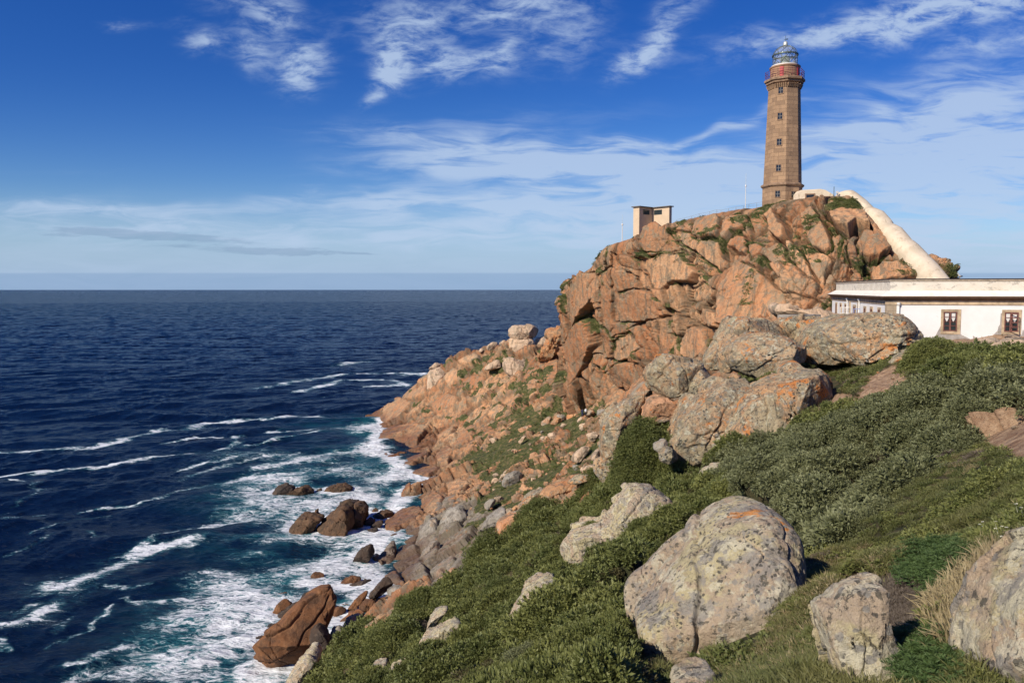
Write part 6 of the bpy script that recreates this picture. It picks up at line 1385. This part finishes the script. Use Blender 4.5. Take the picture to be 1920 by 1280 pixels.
def scatter_tree(c):
    g = bpy.data.node_groups.new('scatter', 'GeometryNodeTree')
    g.interface.new_socket('Geometry', in_out='INPUT', socket_type='NodeSocketGeometry'); g.interface.new_socket('Geometry', in_out='OUTPUT', socket_type='NodeSocketGeometry')
    N, L = g.nodes, g.links; i = N.new('NodeGroupInput'); o = N.new('NodeGroupOutput'); ip = N.new('GeometryNodeInstanceOnPoints'); ci = N.new('GeometryNodeCollectionInfo')
    ci.inputs[0].default_value = c; ci.inputs['Separate Children'].default_value = True; ci.inputs['Reset Children'].default_value = True
    L.new(i.outputs[0], ip.inputs['Points']); L.new(ci.outputs[0], ip.inputs['Instance']); ip.inputs['Pick Instance'].default_value = True
    def na(nm, ty):
        n = N.new('GeometryNodeInputNamedAttribute'); n.data_type = ty; n.inputs[0].default_value = nm; return n.outputs[0]
    L.new(na('rot', 'FLOAT_VECTOR'), ip.inputs['Rotation']); L.new(na('scl', 'FLOAT_VECTOR'), ip.inputs['Scale']); L.new(na('pick', 'INT'), ip.inputs['Instance Index'])
    L.new(ip.outputs[0], o.inputs[0]); return g
def scatter(name, kind, pos, nrm, size, tint, parent=None, loc=(0, 0, 0), lean=.5, flat=1.):
    n = len(pos); me = bpy.data.meshes.new(name); me.vertices.add(n); me.vertices.foreach_set('co', (np.asarray(pos) - np.asarray(loc)).astype(np.float32).ravel())
    nz = np.asarray(nrm) * lean + np.array([0, 0, 1 - lean]); nz /= np.linalg.norm(nz, axis=1, keepdims=True)
    rx = np.zeros((n, 3), np.float32)                         # tilt to the slope, random turn
    for k in range(n):
        q = Vector(nz[k]).to_track_quat('Z', 'Y'); e = (q.to_matrix() @ Matrix.Rotation(rng.random() * 6.283, 3, 'Z')).to_euler(); rx[k] = e
    sc = (np.asarray(size)[:, None] * (1 + .25 * rng.normal(size=(n, 1)).clip(-1.5, 1.5)) * np.array([1, 1, flat])).astype(np.float32)
    for nm, ar in (('rot', rx), ('scl', sc)):
        a = me.attributes.new(nm, 'FLOAT_VECTOR', 'POINT'); a.data.foreach_set('vector', ar.ravel())
    a = me.attributes.new('tint', 'FLOAT', 'POINT'); a.data.foreach_set('value', np.clip(tint, 0, 1).astype(np.float32))
    a = me.attributes.new('pick', 'INT', 'POINT'); a.data.foreach_set('value', rng.integers(0, 12, n).astype(np.int32))
    o = bpy.data.objects.new(name, me); COL.objects.link(o); o.location = loc
    md = o.modifiers.new('scatter', 'NODES'); md.node_group = scatter_tree(KC[kind])
    if parent: o.parent = parent
    return o

# points on the hillside, evenly dense as seen from the path
def sample(n, mask):
    gi, gj = np.nonzero(mask); k = rng.integers(0, len(gi), n); i, j = gi[k], gj[k]
    f = rng.random((n, 1)); i2 = np.minimum(i + 1, GQ.shape[0] - 1); j2 = np.minimum(j + 1, GQ.shape[1] - 1)
    p = GQ[i, j] * (1 - f) + GQ[i2, j2] * f
    return p, GM['n'][i, j]
GU, GV = proj(GQ[..., 0].ravel(), GQ[..., 1].ravel(), GQ[..., 2].ravel()); GU = GU.reshape(GQ.shape[:2]); GV = GV.reshape(GQ.shape[:2])
GD = np.hypot(GQ[..., 0], GQ[..., 1])
visible = (GU > -250) & (GU < 2700) & (GV < 1500) & (GD > 2.2) & (GD < 92)
hillm = GM['hill'] & visible & ~GM['soil'] & ~GM['clear']
W3 = GQ.reshape(-1, 3)
kn = fbm(W3, 3.2, 3, 201).reshape(GD.shape); kn2 = fbm(W3, 1.3, 3, 205).reshape(GD.shape)
BLUE = [(1330,880),(1420,830),(1560,800),(1700,740),(1800,700),(1935,690),(1935,800),(1830,835),(1700,905),(1640,960),(1560,1030),(1500,1010),(1440,960)]
bluem = inpoly(GU + kn * 30, GV + kn2 * 20, BLUE) & hillm
gorsem = GM['gorse'] & hillm & ~bluem
q1 = np.percentile(GM['mound'][gorsem | bluem], (24, 62)); tops = GM['mound'] > q1[0]; crests = GM['mound'] > q1[1]
DEADP = [(1660,1095),(1690,1072),(1725,1100),(1770,1130),(1760,1190),(1740,1205),(1700,1205),(1665,1180),(1645,1140)]
SPUR = [[(1700,1105),(1690,1060),(1720,1030),(1780,1020),(1830,1040),(1830,1090),(1790,1125),(1740,1130)], [(1690,1205),(1760,1200),(1800,1230),(1800,1300),(1720,1300)]]
deadm = inpoly(GU + kn2 * 8, GV + kn2 * 8, DEADP) & hillm
spurm = np.zeros_like(deadm)
for s_ in SPUR: spurm |= inpoly(GU + kn2 * 8, GV + kn2 * 8, s_)
spurm &= hillm & ~deadm
grassm = hillm & ~gorsem & ~bluem & ~deadm & ~spurm
def size_of(p, base, k): return np.maximum(base, np.hypot(p[:, 0], p[:, 1]) * k)
def tint_of(p, s=0): return .42 + fbm(p, 2.5, 3, 211 + s) * 1.3 + rng.normal(size=len(p)) * .18
def cover(name, kind, mask, n, base, k, flat=1., lift=0., s=0, **kw):
    p, nn = sample(n, mask); sz = size_of(p, base, k); p = p + np.array([0, 0, 1.]) * (lift * sz)[:, None]
    o = scatter(name, kind, p, nn, sz, tint_of(p, s), flat=flat, **kw); tag(o, kind='stuff'); return o
cover('gorse_cover', 'shrub', gorsem & tops, 17000, .19, .0105, .95, -.28)
cover('gorse_clumps', 'shrub', gorsem & crests & (GD > 14), 2600, .40, .0155, 1.0, -.05, 2)
cover('gorse_shoots', 'shrub', gorsem & crests, 5000, .13, .0075, 1.5, .35, 4)
cover('grey_shrub_clumps', 'blue', bluem & crests & (GD > 12), 1500, .40, .0165, 1.0, -.05, 6)
cover('grey_shrub_shoots', 'blue', bluem & crests, 2600, .13, .008, 1.5, .35, 8)
cover('gorse_undergrowth', 'heath', gorsem & (kn > .12), 3500, .18, .009, .8, -.3, 3)
cover('grey_shrub_cover', 'blue', bluem & tops, 7000, .20, .0125, 1.0, -.25, 5)
cover('grass_cover', 'grass', grassm, 16000, .17, .010, .9, -.05, 7)
cover('dry_grass_cover', 'dry', grassm & (kn > .05), 5000, .15, .008, .8, -.05, 9)
cover('heath_cover', 'heath', grassm & (kn2 > -.1) & (GD > 4), 9000, .09, .007, .6, -.35, 11)
cover('heath_mat', 'blue', grassm & (kn < -.05) & (GD > 3), 4500, .08, .007, .6, -.3, 13)
cover('spurge_patch', 'spurge', spurm, 420, .17, .01, 1., -.2, 15)
cover('dead_cushion', 'dead', deadm, 1500, .10, .006, .9, -.1, 17)
cover('moss_cushions', 'shrub', grassm & (kn2 < -.05) & (GD > 4), 5200, .13, .009, .7, -.3, 23)
cover('brown_heather', 'dead', grassm & (kn > .28), 2600, .13, .011, .8, -.15, 25)
cover('long_dry_tufts', 'dry', inpoly(GU, GV, [(1760,1100),(1900,1040),(1930,1200),(1800,1230)]) & hillm & ~spurm, 420, .26, .0, 1, -.05, 27)
cover('dark_cushions', 'shrub', grassm & (kn2 > .12) & (GD > 5), 2600, .20, .013, .8, -.3, 29)
cover('brown_bracken', 'heath', (gorsem | bluem) & (kn > .16), 2800, .22, .013, .8, -.2, 31)
cover('dead_stems', 'dead', (gorsem | bluem) & (kn2 > .30), 2600, .16, .010, .8, -.1, 33)
cover('weeds', 'broad', grassm & (kn2 > .3) & (GD > 4) & (GD < 30), 900, .12, .006, .8, 0, 19)
cover('small_flowers', 'flower', grassm & (GD > 6) & (GD < 14) & (kn > 0), 14, .16, .0, 1, 0, 21)
# scrub on the scree and in the cliff's ledges
scm = (GM['scree'] | GM['grass']) & (GD > 92) & (GD < 265) & (GM['n'][..., 2] > .25) & (GQ[..., 2] > 3)
p, nn = sample(9000, scm); o = scatter('meadow_scrub', 'shrub', p - np.array([0, 0, .25]), nn, .35 + .5 * rng.random(len(p)) ** 2, .25 + fbm(p, 6, 3, 5) * .8, flat=.5); tag(o, kind='stuff')
gi, gj = np.nonzero(CVEG > .45); k = rng.integers(0, len(gi), 5200); p = CQ[gi[k], gj[k]]; o = scatter('ledge_scrub', 'shrub', p - np.array([0, 0, .15]), CN[gi[k], gj[k]], .25 + .4 * rng.random(len(p)) ** 2, .2 + fbm(p, 6, 3, 6) * .8, flat=.6); tag(o, kind='stuff')

# bushes one can tell apart
def light_sprig(seed, shoots=20, leaves=6):
    g = np.random.default_rng(seed); V_ = []; Fc = []; T_ = []
    for _ in range(shoots):
        th, ph = g.random() * 6.283, math.acos(1 - g.random() * .95); d = np.array([math.sin(ph) * math.cos(th), math.sin(ph) * math.sin(th), math.cos(ph)]); base = d * (.5 + .35 * g.random())
        for _ in range(leaves):
            a = g.normal(size=3) * .75 + d; a /= np.linalg.norm(a); s_ = np.cross(a, g.normal(size=3)); s_ /= np.linalg.norm(s_); L = .2 + .1 * g.random(); b = base + d * g.random() * .16; k = len(V_)
            V_ += [b, b + a * L * .55 + s_ * .038, b + a * L, b + a * L * .55 - s_ * .038]; Fc.append((k, k + 1, k + 2, k + 3)); T_ += [0, .5, 1, .5]
    return np.array(V_), np.array(Fc), np.array(T_), None
LIGHT = dict(shrub=light_sprig(1), blue=light_sprig(2))
def bush(u0, u1, v0, v1, Y, label, kind='shrub', n=520, size=.36, tint=.4, name='bush'):
    """a rounded bush: stem, limbs and a crown of leafy sprigs"""
    cu = (u0 + u1) / 2; Y = (ground_hit(cu, v1) or Y) - .3 if 'boulder pile' not in label and 'outcrop' not in label else Y; x, y, zb1 = P(cu, v1, Y); w_ = (u1 - u0) / 2 / F * Y * 1.08; h_ = (P(cu, v0, Y)[2] - zb1) * 1.3; zb1 -= .15 * h_
    e_ = empty(name, (x, y, zb1), label, 'bush')
    nn = rng.normal(size=(n, 3)); nn[:, 2] = np.abs(nn[:, 2]); nn /= np.linalg.norm(nn, axis=1, keepdims=True)
    lump = 1 + .22 * fbm(nn * 2 + u0, .9, 3, int(u0))
    rad = (.62 + .38 * rng.random(n) ** .4) * lump
    pos = nn * rad[:, None] * np.array([w_, w_ * .8, h_ * .95])
    tn = tint + fbm(nn * 2, .7, 2, int(v0)) * .5 + rng.normal(size=n) * .15
    V_, F_, T_, L_ = LIGHT[kind if kind in LIGHT else 'shrub']; m_ = len(V_)
    ry = rng.random(n) * 6.283; ca, sa = np.cos(ry), np.sin(ry); al = pos * .6 + nn * .4; al /= np.linalg.norm(al, axis=1, keepdims=True)
    X_ = np.stack([ca, sa, np.zeros(n)], 1); X_ -= al * (X_ * al).sum(1, keepdims=True); X_ /= np.linalg.norm(X_, axis=1, keepdims=True); Y2 = np.cross(al, X_)
    M_ = np.stack([X_, Y2, al], 2)                                     # columns are the sprig's axes
    sz = size * (1 + .25 * rng.normal(size=n).clip(-1.5, 1.5))
    vv = np.einsum('nij,mj->nmi', M_, V_) * sz[:, None, None] + pos[:, None] - np.array([0, 0, 1.]) * .1 * size
    ff = (F_[None] + (np.arange(n) * m_)[:, None, None]).reshape(-1, 4)
    o = mesh_np('foliage', vv.reshape(-1, 3), ff, M_blue if kind == 'blue' else M_gorse, False, dict(tip=np.tile(T_, n), ltint=np.repeat(np.clip(tn, 0, 1), m_))); o.parent = e_
    st = MB()
    for k in range(7):
        a = k * .9; d = Vector((math.cos(a) * w_ * .6, math.sin(a) * w_ * .5, h_ * .6)); st.tube([(0, 0, -.4), d * .4, d * .8 + Vector((0, 0, h_ * .15))], [.07, .045, .02], 6)
    st.build('stems', M_dead, e_)
    return e_
BU = [(1155,1262,795,900,48.5,'large rounded dark green bush left of the boulder pile',900,.42,.30), (1140,1225,862,930,50,'rounded bright bush below the large one',620,.36,.5), (1225,1300,862,925,46,'rounded bush in front of the broad streaked boulder',560,.34,.45),
 (975,1060,940,985,74,'low dark bush at the left end of the mid slope',480,.5,.2), (1085,1140,880,935,66,'narrow bush between the two rock fins',400,.4,.45), (745,850,1112,1150,60,'dark bush crest at the tip of the green slope',520,.5,.3),
 (1165,1230,1010,1060,27,'bush right of the long lichened outcrop',480,.22,.45), (1085,1150,985,1000,31,'small bush growing on the long outcrop',200,.2,.5), (1005,1130,1110,1190,17.5,'blue-green bush at lower centre',700,.16,.6),
 (900,985,1090,1150,30,'dark bush above the thin pale rock',520,.24,.25), (855,905,1165,1200,29,'dark bush right of the flat grey boulder',320,.24,.15), (1040,1180,1185,1290,8.2,'leafy bush at the lower edge beside the huge boulder',900,.085,.6),
 (930,1050,1215,1300,10.5,'blue-green leafy bush at the lower edge, left of the leafy one',800,.10,.75), (1420,1500,705,735,53,'dark bush in the hollow of the boulder pile',380,.4,.35), (1700,1800,640,690,44,'rounded grassy hummock below the white building',420,.32,.6),
 (1770,1860,760,830,22,'grey-green bush beside the dirt patch',560,.2,.4), (1320,1420,905,960,30,'spreading dark bush right of centre',620,.27,.3), (880,960,1005,1060,60,'dark round bush on the brow of the green slope, between orange rock and long outcrop',420,.5,.3), (690,780,1180,1240,50,'green bush on the lower tip of the slope above the huge brown slab',420,.5,.45),
 (820,905,1215,1270,35,'bright green bush between two pale rocks near the lower edge',420,.3,.6), (1000,1085,1085,1140,24,'olive bush below the left end of the long outcrop',480,.22,.5), (1085,1165,1062,1118,22,'dark bush below the middle of the long outcrop',480,.2,.2),
 (1225,1320,955,1012,32,'olive bush right of the upright stone',420,.27,.55), (1415,1500,895,945,28,'dark green bush above the dome of the huge boulder',420,.26,.25), (1500,1585,858,905,30,'olive bush on the right slope, lower left of the grey-green one',420,.26,.6),
 (1265,1345,1010,1062,22,'yellowish bush against the upper left of the huge boulder',480,.2,.75), (935,1015,1175,1232,18,'olive bush left of the leafy bushes at lower centre',480,.17,.5),
 (1585,1680,800,870,27,'grey-green bush in the middle of the right slope',600,.24,.5)]
for k, (u0, u1, v0, v1, Y, lb, n, sz, ti) in enumerate(BU): bush(u0, u1, v0, v1, Y, lb, 'blue' if ('blue' in lb or 'grey-green' in lb) else 'shrub', n, sz, ti)
c = scene.cycles
c.use_adaptive_sampling = True; c.adaptive_threshold = .02
c.max_bounces = 5; c.diffuse_bounces = 2; c.glossy_bounces = 2; c.transmission_bounces = 2; c.transparent_max_bounces = 6
c.caustics_reflective = False; c.caustics_refractive = False
w.cycles.sampling_method = 'MANUAL'; w.cycles.sample_map_resolution = 512
